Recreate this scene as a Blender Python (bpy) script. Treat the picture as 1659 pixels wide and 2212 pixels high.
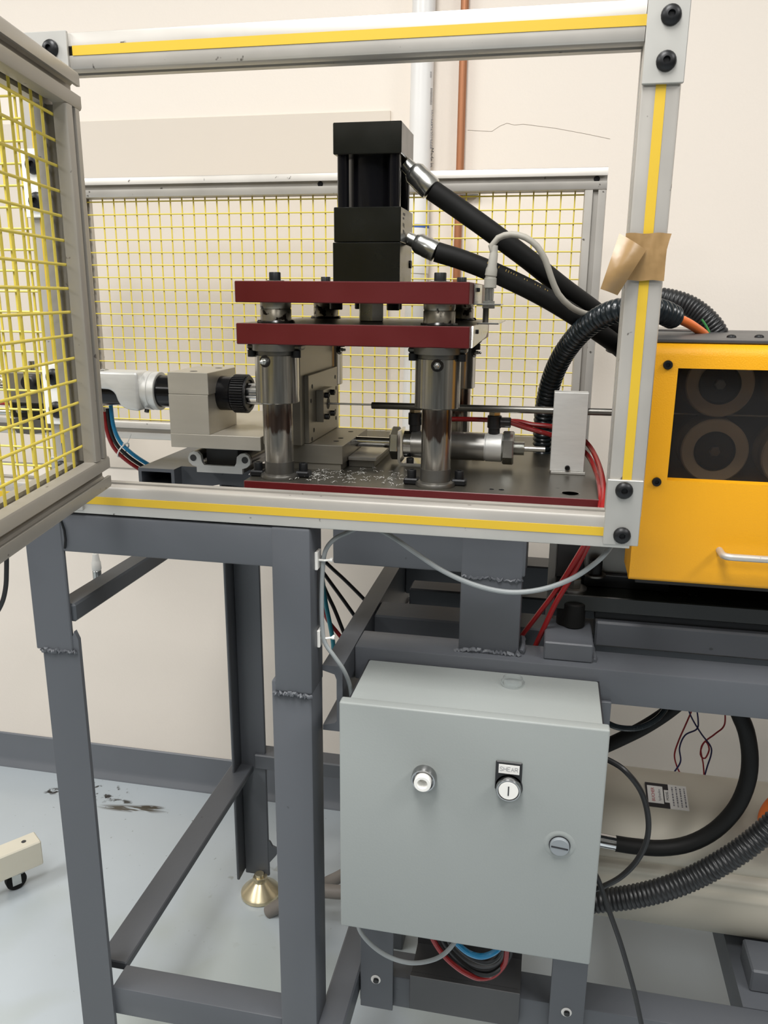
import bpy, bmesh, math, random
from mathutils import Vector, Matrix
random.seed(7)
R_ = math.radians
for o in list(bpy.data.objects): bpy.data.objects.remove(o)
SC = bpy.context.scene
COL = SC.collection

# ------------------------------------------------------------------ camera
FPX, CX, CY, CAMZ = 1755.0, 829.5, 1106.0, 1.50
YAW, PITCH, ROLL = R_(-11.33), R_(14.87), R_(-0.49)
cf = Vector((math.sin(YAW)*math.cos(PITCH), math.cos(YAW)*math.cos(PITCH), -math.sin(PITCH)))
cr0 = Vector((math.cos(YAW), -math.sin(YAW), 0)); cd0 = cf.cross(cr0)
cr = math.cos(ROLL)*cr0 + math.sin(ROLL)*cd0
cd = -math.sin(ROLL)*cr0 + math.cos(ROLL)*cd0
cam = bpy.data.cameras.new('camera'); camo = bpy.data.objects.new('camera', cam); COL.objects.link(camo)
camo.matrix_world = Matrix(((cr.x, -cd.x, -cf.x, 0), (cr.y, -cd.y, -cf.y, 0), (cr.z, -cd.z, -cf.z, CAMZ), (0, 0, 0, 1)))
cam.sensor_fit = 'VERTICAL'; cam.sensor_height = 24.0; cam.lens = FPX/2212.0*24.0
cam.clip_start = 0.02
SC.camera = camo

# ------------------------------------------------------------------ world, lights, exposure
w = bpy.data.worlds.new('world'); SC.world = w; w.use_nodes = True
w.node_tree.nodes['Background'].inputs[0].default_value = (0.9, 0.95, 1, 1)
w.node_tree.nodes['Background'].inputs[1].default_value = 0.0
VS = SC.view_settings
VS.view_transform = 'Standard'; VS.look = 'None'; VS.gamma = 1.0; VS.use_curve_mapping = False
VS.exposure = 0.0
CEIL = 3.2
def area(name, x, y, sx, sy, power, color=(1, 0.985, 0.965)):
    l = bpy.data.lights.new(name, 'AREA'); l.shape = 'RECTANGLE'; l.size = sx; l.size_y = sy
    l.energy = power; l.color = color
    o = bpy.data.objects.new(name, l); COL.objects.link(o); o.location = (x, y, CEIL-0.06)
    return o
for lx, pw in ((-2.6, 64), (-0.35, 64), (1.9, 50)):
    area('ceiling_lamp', lx, 0.10, 0.6, 1.2, pw)
    area('ceiling_lamp', lx, -1.9, 0.6, 1.2, pw*0.5)

# ------------------------------------------------------------------ materials
def srgb(h):
    h = h.lstrip('#'); out = []
    for i in (0, 2, 4):
        v = int(h[i:i+2], 16)/255.0
        out.append(v/12.92 if v <= 0.04045 else ((v+0.055)/1.055)**2.4)
    return tuple(out)+(1.0,)
def mat(name, col, rough=0.5, metal=0.0, var=0.08, scale=18.0, bump=0.0, bscale=None, stretch=(1, 1, 1), coat=0.0, spots=None, spot_col='#222222', spot_scale=60, aniso=0.0, rvar=0.08, spec=0.5):
    m = bpy.data.materials.new(name); m.use_nodes = True
    nt = m.node_tree; N = nt.nodes; L = nt.links
    b = N['Principled BSDF']
    base = srgb(col) if isinstance(col, str) else tuple(col)+(1.0,)
    b.inputs['Metallic'].default_value = metal
    b.inputs['Coat Weight'].default_value = coat; b.inputs['Specular IOR Level'].default_value = spec
    if aniso: b.inputs['Anisotropic'].default_value = aniso
    tc = N.new('ShaderNodeTexCoord'); mp = N.new('ShaderNodeMapping'); mp.inputs['Scale'].default_value = stretch
    L.new(tc.outputs['Object'], mp.inputs['Vector'])
    nz = N.new('ShaderNodeTexNoise'); nz.inputs['Scale'].default_value = scale; nz.inputs['Detail'].default_value = 4
    L.new(mp.outputs[0], nz.inputs['Vector'])
    mx = N.new('ShaderNodeMix'); mx.data_type = 'RGBA'
    mx.inputs[6].default_value = tuple(c*(1-var*1.6) for c in base[:3])+(1,)
    mx.inputs[7].default_value = tuple(min(1, c*(1+var*1.6)) for c in base[:3])+(1,)
    L.new(nz.outputs[0], mx.inputs[0])
    out = mx.outputs[2]
    if spots:
        n2 = N.new('ShaderNodeTexNoise'); n2.inputs['Scale'].default_value = spot_scale; n2.inputs['Detail'].default_value = 2
        L.new(tc.outputs['Object'], n2.inputs['Vector'])
        rp = N.new('ShaderNodeMapRange'); rp.inputs[1].default_value = spots; rp.inputs[2].default_value = spots+0.04
        L.new(n2.outputs[0], rp.inputs[0])
        m2 = N.new('ShaderNodeMix'); m2.data_type = 'RGBA'; m2.inputs[7].default_value = srgb(spot_col)
        L.new(rp.outputs[0], m2.inputs[0]); L.new(out, m2.inputs[6]); out = m2.outputs[2]
    L.new(out, b.inputs['Base Color'])
    rr = N.new('ShaderNodeMapRange'); rr.inputs[3].default_value = max(0.02, rough-rvar); rr.inputs[4].default_value = min(1, rough+rvar)
    L.new(nz.outputs[0], rr.inputs[0]); L.new(rr.outputs[0], b.inputs['Roughness'])
    if bump:
        n3 = N.new('ShaderNodeTexNoise'); n3.inputs['Scale'].default_value = bscale or scale*6
        L.new(tc.outputs['Object'], n3.inputs['Vector'])
        bp = N.new('ShaderNodeBump'); bp.inputs['Strength'].default_value = bump; bp.inputs['Distance'].default_value = 0.002
        L.new(n3.outputs[0], bp.inputs['Height']); L.new(bp.outputs[0], b.inputs['Normal'])
    return m
M = {}
M['wall'] = mat('wall_paint', '#eee5da', 0.75, var=0.015, scale=3, bump=0.12, bscale=160, spots=0.80, spot_col='#b9ab98', spot_scale=22)
M['board'] = mat('board_paint', '#dbd1c4', 0.6, var=0.015, scale=3)
M['ceiling'] = mat('ceiling_tile', '#a5a29c', 0.9, var=0.02)
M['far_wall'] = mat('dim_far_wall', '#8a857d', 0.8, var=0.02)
M['base_cove'] = mat('cove_base_grey', '#6c7076', 0.45, var=0.06, scale=5)
M['paint'] = mat('grey_enamel', '#54575c', 0.42, var=0.05, scale=7, bump=0.10, bscale=70, spots=0.76, spot_col='#3c3e41', spot_scale=45)
M['paint_dark'] = mat('dark_grey_enamel', '#4a4e53', 0.45, var=0.08, scale=9, bump=0.10, bscale=60)
M['weld'] = mat('painted_weld', '#54575c', 0.5, var=0.2, scale=80, bump=0.7, bscale=220)
M['alu'] = mat('anodised_aluminium', '#c2beb7', 0.40, metal=0.55, var=0.09, scale=9, spots=0.72, spot_col='#6a6560', spot_scale=75)
M['alu_door_shaded'] = mat('shaded_aluminium', '#a8a39a', 0.45, metal=0.45, var=0.08, scale=9, spots=0.72, spot_col='#6a6560', spot_scale=75)  # same aluminium, colour darkened to paint in the shade on the door
M['alu_plate'] = mat('satin_aluminium_plate', '#b4b3ae', 0.5, metal=0.5, var=0.04, scale=20)
M['alu_raw'] = mat('milled_aluminium', '#d9d9d6', 0.42, metal=0.4, var=0.06, scale=40, stretch=(1, 1, 6))
M['yellow_strip'] = mat('yellow_cover_strip', '#cba92c', 0.5, var=0.05, scale=6, spots=0.75, spot_col='#a88c20', spot_scale=25)
M['yellow_wire'] = mat('yellow_coated_wire', '#d8c452', 0.4, var=0.06, scale=20)
M['yellow_guard'] = mat('yellow_powder_coat', '#e8a40e', 0.42, var=0.03, scale=10, bump=0.25, bscale=500)
M['red'] = mat('red_enamel', '#540f11', 0.38, var=0.10, scale=14, spots=0.74, spot_col='#4a2624', spot_scale=60)
M['steel'] = mat('ground_steel', '#b0aeaa', 0.32, metal=0.9, var=0.10, scale=24, stretch=(3, 3, 0.5))
M['steel_block'] = mat('ground_steel_block', '#928e84', 0.40, metal=0.75, var=0.07, scale=14, stretch=(0.6, 1, 4))
M['steel_bright'] = mat('bright_ground_steel', '#bdb8ad', 0.42, metal=0.55, var=0.07, scale=12, stretch=(0.6, 1, 4))
M['steel_dark'] = mat('oily_dark_steel', '#74726d', 0.36, metal=0.85, var=0.16, scale=18)
M['plate_top'] = mat('oily_plate_steel', '#5a574f', 0.33, metal=0.7, var=0.22, scale=9, spots=0.72, spot_col='#2b2927', spot_scale=40)
M['shaving'] = mat('dull_steel_swarf', '#a8a7a2', 0.45, metal=0.4, var=0.3, scale=90)
M['chrome'] = mat('bright_chrome', '#dddddd', 0.12, metal=1.0, var=0.03, rvar=0.04)
M['bezel'] = mat('satin_chrome_bezel', '#a5a5a5', 0.2, metal=1.0, var=0.03, rvar=0.04)
M['zinc'] = mat('zinc_plated_steel', '#c9cac6', 0.25, metal=0.95, var=0.08, scale=60)
M['black_oxide'] = mat('black_oxide_steel', '#1a1b1d', 0.42, metal=0.35, var=0.12, scale=40)
M['black_paint'] = mat('black_machined_coat', '#10110d', 0.25, metal=0.0, spec=0.5, var=0.10, scale=24)
M['black_gloss'] = mat('black_honed_tube', '#131316', 0.18, metal=0.4, var=0.10, rvar=0.05)
M['rubber'] = mat('black_hose_rubber', '#111110', 0.62, spec=0.25, var=0.14, scale=60)
M['conduit'] = mat('black_ribbed_plastic', '#20272b', 0.25, var=0.10, scale=40)
M['conduit2'] = mat('black_fine_ribbed_plastic', '#222324', 0.38, var=0.10, scale=40)
M['plastic_black'] = mat('black_plastic', '#1c1c1e', 0.38, var=0.08)
M['plastic_white'] = mat('white_plastic', '#ecebe6', 0.35, var=0.02)
M['plastic_grey'] = mat('grey_plastic', '#9f9c93', 0.45, var=0.05)
M['cable_grey'] = mat('grey_cable_jacket', '#8e9394', 0.45, var=0.05)
M['cable_beige'] = mat('beige_cable_jacket', '#a09c92', 0.5, var=0.05)
M['cable_black'] = mat('black_cable_jacket', '#141415', 0.42, var=0.08)
M['tube_red'] = mat('red_air_tube', '#8e1f20', 0.25, var=0.05)
M['tube_blue'] = mat('blue_air_tube', '#1d7fae', 0.28, var=0.05)
M['tube_teal'] = mat('teal_air_tube', '#1c6f7e', 0.3, var=0.05)
M['wire_red'] = mat('red_wire_insulation', '#a02c34', 0.4, var=0.05)
M['wire_blue'] = mat('blue_wire_insulation', '#23265e', 0.4, var=0.05)
M['wire_green'] = mat('green_wire_insulation', '#2f7a3c', 0.4, var=0.05)
M['orange'] = mat('orange_cable_jacket', '#f07830', 0.4, var=0.05)
M['box_paint'] = mat('pale_grey_green_enamel', '#929795', 0.45, var=0.03, scale=5, bump=0.08, bscale=300)
M['cream'] = mat('cream_enamel', '#d8d3c2', 0.45, var=0.04, scale=8)
M['tank'] = mat('beige_tank_enamel', '#b9b3a4', 0.45, var=0.08, scale=4)
M['brass'] = mat('yellow_zinc', '#d6c9a8', 0.3, metal=0.85, var=0.06)
M['copper'] = mat('copper_tube', '#a9714e', 0.45, metal=0.4, var=0.16, scale=16, stretch=(1, 1, 0.15))
M['pvc'] = mat('white_pvc', '#e9e8e6', 0.35, var=0.02)
M['tape'] = mat('brown_packing_tape', '#94774f', 0.36, var=0.07, scale=14, bump=0.5, bscale=45)
M['ink'] = mat('dark_print', '#26262a', 0.6, var=0.0)
M['ink_grey'] = mat('grey_print', '#77777c', 0.6, var=0.0)
M['crack'] = mat('crack_line', '#a59c90', 0.8, var=0.2)  # dull line colour of the hairline crack in the wall
M['ink_red'] = mat('red_print', '#b03a3c', 0.6, var=0.0)
M['ink_blue'] = mat('blue_marker', '#3a5fae', 0.6, var=0.05)
M['hose_print'] = mat('yellow_hose_print', '#8a7438', 0.6, var=0.0)
M['label_white'] = mat('white_label', '#e4e2de', 0.5, var=0.02)
M['label_black'] = mat('black_label', '#232024', 0.45, var=0.03)
M['roller'] = mat('tan_urethane_roller', '#a09078', 0.55, var=0.05)
M['dark_void'] = mat('dark_interior', '#3a3a3b', 0.7, var=0.1)
M['sheet_dark'] = mat('dark_grey_sheet_metal', '#4b4b4c', 0.42, metal=0.3, var=0.06)
M['pipe_conduit'] = mat('grey_brown_conduit', '#77716b', 0.55, var=0.1)
M['grease'] = mat('black_grease', '#15120f', 0.25, var=0.3, scale=80)
M['cap_grey'] = mat('grey_screw_paint', '#868c90', 0.4, var=0.03)

# dark tinted window, clear plastic
def glassy(name, tint, gloss_fac, rough=0.03, film=0.0):
    m = bpy.data.materials.new(name); m.use_nodes = True; nt = m.node_tree; N = nt.nodes; L = nt.links
    for n in list(N): N.remove(n)
    o = N.new('ShaderNodeOutputMaterial'); t = N.new('ShaderNodeBsdfTransparent'); g = N.new('ShaderNodeBsdfGlossy')
    t.inputs[0].default_value = tint+(1,); g.inputs['Roughness'].default_value = rough; g.inputs[0].default_value = (1, 1, 1, 1)
    fr = N.new('ShaderNodeLayerWeight'); fr.inputs[0].default_value = 0.12
    ml = N.new('ShaderNodeMath'); ml.operation = 'MULTIPLY'; ml.inputs[1].default_value = gloss_fac
    mx = N.new('ShaderNodeMixShader')
    L.new(fr.outputs[0], ml.inputs[0]); L.new(ml.outputs[0], mx.inputs[0]); L.new(t.outputs[0], mx.inputs[1]); L.new(g.outputs[0], mx.inputs[2])
    if film:
        df = N.new('ShaderNodeBsdfDiffuse'); df.inputs[0].default_value = (0.8, 0.8, 0.82, 1); m2 = N.new('ShaderNodeMixShader'); m2.inputs[0].default_value = film
        L.new(mx.outputs[0], m2.inputs[1]); L.new(df.outputs[0], m2.inputs[2]); mx = m2
    L.new(mx.outputs[0], o.inputs[0]); return m
M['window'] = glassy('smoked_polycarbonate', (0.80, 0.78, 0.76), 0.9, film=0.014)
M['clear'] = glassy('clear_plastic', (0.97, 0.98, 0.98), 1.2, 0.06, film=0.035)

# floor: pale blue-grey epoxy with scuffs and grime
def floor_mat():
    m = mat('epoxy_floor', '#b9c2c8', 0.22, var=0.05, scale=2.2, bump=0.03, bscale=40, rvar=0.10)
    nt = m.node_tree; N = nt.nodes; L = nt.links; b = N['Principled BSDF']
    tc = N.new('ShaderNodeTexCoord')
    src = b.inputs['Base Color'].links[0].from_socket
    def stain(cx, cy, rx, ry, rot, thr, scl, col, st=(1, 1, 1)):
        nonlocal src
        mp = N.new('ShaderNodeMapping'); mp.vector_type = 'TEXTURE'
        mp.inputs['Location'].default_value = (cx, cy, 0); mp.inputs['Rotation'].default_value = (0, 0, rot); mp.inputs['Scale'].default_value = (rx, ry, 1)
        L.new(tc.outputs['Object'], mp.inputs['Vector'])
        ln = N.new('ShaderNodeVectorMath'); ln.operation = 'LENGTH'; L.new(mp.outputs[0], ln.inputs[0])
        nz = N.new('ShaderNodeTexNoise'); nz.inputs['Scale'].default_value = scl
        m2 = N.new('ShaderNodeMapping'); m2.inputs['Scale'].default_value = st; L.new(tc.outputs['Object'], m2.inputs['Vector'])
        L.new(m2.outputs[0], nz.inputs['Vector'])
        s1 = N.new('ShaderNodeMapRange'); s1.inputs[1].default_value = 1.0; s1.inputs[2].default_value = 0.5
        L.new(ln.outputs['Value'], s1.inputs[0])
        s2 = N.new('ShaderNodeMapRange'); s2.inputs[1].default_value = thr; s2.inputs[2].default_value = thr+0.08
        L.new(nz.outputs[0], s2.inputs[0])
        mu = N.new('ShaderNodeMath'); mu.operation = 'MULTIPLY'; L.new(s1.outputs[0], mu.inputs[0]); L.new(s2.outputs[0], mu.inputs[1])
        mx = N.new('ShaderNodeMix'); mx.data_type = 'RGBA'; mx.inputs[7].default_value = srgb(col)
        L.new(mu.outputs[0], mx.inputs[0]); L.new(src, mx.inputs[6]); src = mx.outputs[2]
    def fpt(px, py):
        d = ((px-CX)/FPX)*cr + ((py-CY)/FPX)*cd + cf; t = -CAMZ/d.z; return d.x*t, d.y*t
    stain(*fpt(285, 1747), 0.125, 0.020, 0.10, 0.42, 30, '#57534a', (0.4, 3, 1))
    stain(*fpt(325, 1744), 0.050, 0.012, 0.10, 0.36, 60, '#4a4438', (0.5, 2, 1))
    stain(*fpt(262, 1731), 0.050, 0.012, 0.0, 0.45, 40, '#45433d')
    stain(*fpt(232, 1722), 0.022, 0.018, 0.0, 0.46, 50, '#33302c')
    stain(*fpt(115, 1709), 0.030, 0.022, 0.4, 0.48, 50, '#33302c')
    stain(*fpt(200, 1705), 0.16, 0.07, 0.0, 0.60, 45, '#4a4844')
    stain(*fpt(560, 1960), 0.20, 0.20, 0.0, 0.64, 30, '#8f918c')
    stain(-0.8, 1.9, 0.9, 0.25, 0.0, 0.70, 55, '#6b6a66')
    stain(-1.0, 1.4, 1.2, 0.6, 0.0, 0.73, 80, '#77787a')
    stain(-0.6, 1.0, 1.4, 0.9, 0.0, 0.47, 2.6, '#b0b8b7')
    L.new(src, b.inputs['Base Color'])
    return m
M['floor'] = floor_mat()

# column steel: vertical reflections painted as colour streaks, plus brown rust drips just under the sleeve
def column_mat():
    m = mat('turned_steel_column', '#b0aea8', 0.22, metal=0.95, var=0.30, scale=36, stretch=(6, 6, 0.35), rvar=0.06)
    nt = m.node_tree; N = nt.nodes; L = nt.links; b = N['Principled BSDF']
    src = b.inputs['Base Color'].links[0].from_socket
    tc = N.new('ShaderNodeTexCoord'); sp = N.new('ShaderNodeSeparateXYZ'); L.new(tc.outputs['Object'], sp.inputs[0])
    nz = N.new('ShaderNodeTexNoise'); nz.inputs['Scale'].default_value = 90
    mp = N.new('ShaderNodeMapping'); mp.inputs['Scale'].default_value = (1, 1, 0.25); L.new(tc.outputs['Object'], mp.inputs[0]); L.new(mp.outputs[0], nz.inputs['Vector'])
    ad = N.new('ShaderNodeMath'); ad.operation = 'MULTIPLY_ADD'; ad.inputs[1].default_value = 0.05; L.new(nz.outputs[0], ad.inputs[0]); L.new(sp.outputs[2], ad.inputs[2])
    up = N.new('ShaderNodeMapRange'); up.inputs[1].default_value = 0.127; up.inputs[2].default_value = 0.133; L.new(ad.outputs[0], up.inputs[0])
    dn = N.new('ShaderNodeMapRange'); dn.inputs[1].default_value = 0.185; dn.inputs[2].default_value = 0.155; L.new(ad.outputs[0], dn.inputs[0])
    mu = N.new('ShaderNodeMath'); mu.operation = 'MULTIPLY'; L.new(up.outputs[0], mu.inputs[0]); L.new(dn.outputs[0], mu.inputs[1])
    m3 = N.new('ShaderNodeMath'); m3.operation = 'MULTIPLY'; m3.inputs[1].default_value = 0.85; L.new(mu.outputs[0], m3.inputs[0])
    mx = N.new('ShaderNodeMix'); mx.data_type = 'RGBA'; mx.inputs[7].default_value = srgb('#4a2f22')
    L.new(m3.outputs[0], mx.inputs[0]); L.new(src, mx.inputs[6]); L.new(mx.outputs[2], b.inputs['Base Color'])
    return m
M['column'] = column_mat()
M['sleeve'] = mat('turned_steel_sleeve', '#b0aea8', 0.20, metal=0.95, var=0.32, scale=34, stretch=(7, 7, 0.3), rvar=0.06)  # streaky colour paints in vertical reflections on the sleeve
M['spacer'] = mat('greasy_rusty_steel', '#8a8478', 0.32, metal=0.75, var=0.4, scale=60, spots=0.56, spot_col='#1d1712', spot_scale=70)

# ------------------------------------------------------------------ geometry helpers
def at(px, py, Y=None, X=None, Z=None):
    d = ((px-CX)/FPX)*cr + ((py-CY)/FPX)*cd + cf
    t = Y/d.y if Y is not None else (X/d.x if X is not None else (Z-CAMZ)/d.z)
    return Vector((d.x*t, d.y*t, d.z*t+CAMZ))
def basis(axis):
    a = Vector(axis).normalized()
    h = Vector((0, 0, 1)) if abs(a.z) < 0.9 else Vector((1, 0, 0))
    u = a.cross(h).normalized(); v = a.cross(u).normalized()
    return a, u, v
def spline(pts, step=0.01):
    P = [Vector(p) for p in pts]
    if len(P) < 3:
        n = max(1, int((P[1]-P[0]).length/step)); return [P[0].lerp(P[1], i/n) for i in range(n+1)]
    E = [2*P[0]-P[1]]+P+[2*P[-1]-P[-2]]
    out = []
    for i in range(1, len(E)-2):
        p0, p1, p2, p3 = E[i-1:i+3]
        n = max(1, int((p2-p1).length/step))
        for k in range(n):
            t = k/n
            out.append(0.5*((2*p1)+(p2-p0)*t+(2*p0-5*p1+4*p2-p3)*t*t+(3*p1-p0-3*p2+p3)*t*t*t))
    out.append(P[-1]); return out
class MB:
    def __init__(s): s.v = []; s.f = []; s.mi = []; s.cur = 0
    def add(s, V, F):
        o = len(s.v); s.v += [Vector(p) for p in V]
        for f in F: s.f.append([i+o for i in f]); s.mi.append(s.cur)
        return s
    def box(s, x0, x1, y0, y1, z0, z1, bev=0.0, seg=1):
        if x1 < x0: x0, x1 = x1, x0
        if y1 < y0: y0, y1 = y1, y0
        if z1 < z0: z0, z1 = z1, z0
        bm = bmesh.new(); bmesh.ops.create_cube(bm, size=1)
        for v in bm.verts: v.co = Vector(((x0+x1)/2+v.co.x*(x1-x0), (y0+y1)/2+v.co.y*(y1-y0), (z0+z1)/2+v.co.z*(z1-z0)))
        if bev: bmesh.ops.bevel(bm, geom=bm.edges[:], offset=bev, segments=seg, affect='EDGES', profile=0.5)
        s.bm(bm); return s
    def bm(s, bm):
        bm.verts.index_update(); s.add([v.co.copy() for v in bm.verts], [[v.index for v in f.verts] for f in bm.faces]); bm.free(); return s
    def cyl(s, p0, p1, r0, r1=None, n=20, bev=0.0):
        r1 = r0 if r1 is None else r1
        p0 = Vector(p0); p1 = Vector(p1); L = (p1-p0).length
        if bev: return s.lathe(p0, p1-p0, [(0, 0), (r0-bev, 0), (r0, bev), (r1, L-bev), (r1-bev, L), (0, L)], n)
        return s.lathe(p0, p1-p0, [(0, 0), (r0, 0), (r1, L), (0, L)], n)
    def lathe(s, p0, axis, prof, n=24):
        a, u, v = basis(axis); p0 = Vector(p0); V = []; rows = []
        for r, h in prof:
            if r <= 1e-7: rows.append([len(V)]); V.append(p0+a*h)
            else:
                rows.append(list(range(len(V), len(V)+n)))
                for k in range(n):
                    t = 2*math.pi*k/n; V.append(p0+a*h+(u*math.cos(t)+v*math.sin(t))*r)
        F = []
        for A, B in zip(rows, rows[1:]):
            if len(A) == 1 and len(B) == 1: continue
            for k in range(n):
                k2 = (k+1) % n
                if len(A) == 1: F.append([A[0], B[k2], B[k]])
                elif len(B) == 1: F.append([A[k], A[k2], B[0]])
                else: F.append([A[k], A[k2], B[k2], B[k]])
        return s.add(V, F)
    def prism(s, poly, axis, a, b):
        # poly: 2-D points; axis x -> (y,z), y -> (x,z), z -> (x,y)
        def p3(p, t): return {'x': (t, p[0], p[1]), 'y': (p[0], t, p[1]), 'z': (p[0], p[1], t)}[axis]
        n = len(poly); V = [p3(p, a) for p in poly]+[p3(p, b) for p in poly]
        F = [[i, (i+1) % n, n+(i+1) % n, n+i] for i in range(n)]+[list(range(n))[::-1], list(range(n, 2*n))]
        return s.add(V, F)
    def hexa(s, p0, p1, r, rot=0.0, bev=0.0):
        a, u, v = basis(Vector(p1)-Vector(p0)); p0 = Vector(p0); L = (Vector(p1)-p0).length; V = []
        prof = [(r, 0), (r, L)] if not bev else [(r-bev, 0), (r, bev), (r, L-bev), (r-bev, L)]
        for rr, h in prof:
            for k in range(6):
                t = math.pi*k/3+rot; V.append(p0+a*h+(u*math.cos(t)+v*math.sin(t))*rr)
        F = [[0, 1, 2, 3, 4, 5]]
        m = len(prof)
        for j in range(m-1):
            for k in range(6): F.append([j*6+k, j*6+(k+1) % 6, (j+1)*6+(k+1) % 6, (j+1)*6+k])
        F.append([(m-1)*6+k for k in range(5, -1, -1)])
        return s.add(V, F)
    def tube(s, pts, r, n=10, step=0.01, smooth=True, caps=True, rf=None):
        P = spline(pts, step) if smooth else [Vector(p) for p in pts]
        T = []
        for i in range(len(P)):
            t = (P[min(i+1, len(P)-1)]-P[max(i-1, 0)])
            T.append(t.normalized() if t.length > 1e-9 else Vector((0, 0, 1)))
        _, u, v = basis(T[0]); V = []; F = []; arc = 0
        for i, p in enumerate(P):
            if i:
                arc += (P[i]-P[i-1]).length
                u = (u-T[i]*u.dot(T[i])).normalized(); v = T[i].cross(u)
            rr = rf(arc) if rf else r
            for k in range(n):
                t = 2*math.pi*k/n; V.append(p+(u*math.cos(t)+v*math.sin(t))*rr)
        for i in range(len(P)-1):
            for k in range(n):
                k2 = (k+1) % n; F.append([i*n+k, i*n+k2, (i+1)*n+k2, (i+1)*n+k])
        if caps:
            F.append(list(range(n))[::-1]); F.append([(len(P)-1)*n+k for k in range(n)])
        return s.add(V, F)
    def ribbed(s, pts, r, pitch, depth, n=20):
        return s.tube(pts, r, n=n, step=pitch/6.0, rf=lambda a: r-depth*(0.5-0.5*math.cos(2*math.pi*a/pitch))**2.2)
def mesh_of(mb, name, mats, off=Vector((0, 0, 0)), top=None, ang=35):
    me = bpy.data.meshes.new(name)
    me.from_pydata([tuple(v-off) for v in mb.v], [], mb.f)
    mats = mats if isinstance(mats, (list, tuple)) else [mats]
    for m in mats: me.materials.append(M[m] if isinstance(m, str) else m)
    if len(mats) > 1: me.polygons.foreach_set('material_index', mb.mi)
    bm = bmesh.new(); bm.from_mesh(me); bmesh.ops.recalc_face_normals(bm, faces=bm.faces[:]); bm.to_mesh(me); bm.free()
    if top:
        me.materials.append(M[top]); k = len(me.materials)-1
        for p in me.polygons:
            if abs(p.normal.z) > 0.8: p.material_index = k
    me.polygons.foreach_set('use_smooth', [True]*len(me.polygons))
    me.set_sharp_from_angle(angle=R_(ang)); me.update()
    return me
OFF = {}
def thing(name, label, cat, loc=(0, 0, 0), rotz=0.0, group=None, local=False):
    o = bpy.data.objects.new(name, None); COL.objects.link(o); o.empty_display_size = 0.05
    o.location = loc; o.rotation_euler = (0, 0, rotz); o['label'] = label; o['category'] = cat
    if group: o['group'] = group
    OFF[o.name] = Vector((0, 0, 0)) if local else Vector(loc)
    return o
def part(parent, name, mb, mats, label=None, kind=None, top=None, ang=35):
    root = parent
    while root.parent: root = root.parent
    me = mesh_of(mb, name, mats, OFF[root.name], top, ang)
    o = bpy.data.objects.new(name, me); COL.objects.link(o); o.parent = parent
    if label: o['label'] = label
    if kind: o['kind'] = kind
    return o
def again(src, parent, delta):
    o = src.copy(); COL.objects.link(o); o.parent = parent; o.location = src.location+Vector(delta); return o
def solo(name, mb, mats, label, cat, group=None, kind=None, top=None, ang=35, org=None):
    c = Vector(org) if org else Vector(((min(v.x for v in mb.v)+max(v.x for v in mb.v))/2, (min(v.y for v in mb.v)+max(v.y for v in mb.v))/2, min(v.z for v in mb.v)))
    me = mesh_of(mb, name, mats, c, top, ang)
    o = bpy.data.objects.new(name, me); COL.objects.link(o); o.location = c; OFF[o.name] = c
    o['label'] = label; o['category'] = cat
    if group: o['group'] = group
    if kind: o['kind'] = kind
    return o
def struct(name, mb, mats, **k):
    me = mesh_of(mb, name, mats, **k); o = bpy.data.objects.new(name, me); COL.objects.link(o); o['kind'] = 'structure'; OFF[o.name] = Vector((0, 0, 0)); return o
def text_mb(body, size, extrude, mtx):
    cu = bpy.data.curves.new('t', 'FONT'); cu.body = body; cu.size = size; cu.extrude = extrude; cu.align_x = 'CENTER'; cu.align_y = 'CENTER'; cu.resolution_u = 2
    ob = bpy.data.objects.new('t', cu); COL.objects.link(ob)
    dg = bpy.context.evaluated_depsgraph_get(); me = bpy.data.meshes.new_from_object(ob.evaluated_get(dg))
    mb = MB(); mb.add([mtx @ v.co for v in me.vertices], [list(p.vertices) for p in me.polygons])
    bpy.data.objects.remove(ob); bpy.data.meshes.remove(me); bpy.data.curves.remove(cu); return mb
def frame_mtx(o, ex, ey):
    ex = Vector(ex).normalized(); ey = Vector(ey).normalized(); ez = ex.cross(ey)
    return Matrix(((ex.x, ey.x, ez.x, o[0]), (ex.y, ey.y, ez.y, o[1]), (ex.z, ey.z, ez.z, o[2]), (0, 0, 0, 1)))
def slot_profile(cu, cv, s=0.042, w_=0.0105):
    h = s/2; q = [(-h+0.004, h), (-w_/2, h), (-w_/2, h-0.004), (-0.009, h-0.004), (-0.009, h-0.008), (-0.006, h-0.011), (0.006, h-0.011), (0.009, h-0.008), (0.009, h-0.004), (w_/2, h-0.004), (w_/2, h), (h-0.004, h), (h-0.0012, h-0.0012)]
    out = []
    for k in range(4):
        c, s_ = [(1, 0), (0, -1), (-1, 0), (0, 1)][k]
        out += [(cu+x*c-y*s_, cv+x*s_+y*c) for x, y in q]
    return out
def rail_x(x0, x1, y, z, s=0.042): return MB().prism(slot_profile(y, z, s), 'x', x0, x1)
def post_z(x, y, z0, z1, s=0.042): return MB().prism(slot_profile(x, y, s), 'z', z0, z1)
def button_bolt(p, axis, r=0.0105, h=0.006):
    """domed socket-head bolt"""
    return MB().lathe(p, axis, [(r, 0), (r, h*0.25), (r*0.86, h*0.7), (r*0.55, h*0.97), (r*0.36, h), (r*0.30, h*0.45), (0, h*0.45)], 20)
def socket_bolt(p, axis, r=0.008, h=0.012):
    return MB().lathe(p, axis, [(r, 0), (r, h*0.92), (r*0.93, h), (r*0.55, h), (r*0.52, h*0.5), (0, h*0.5)], 18)

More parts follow.
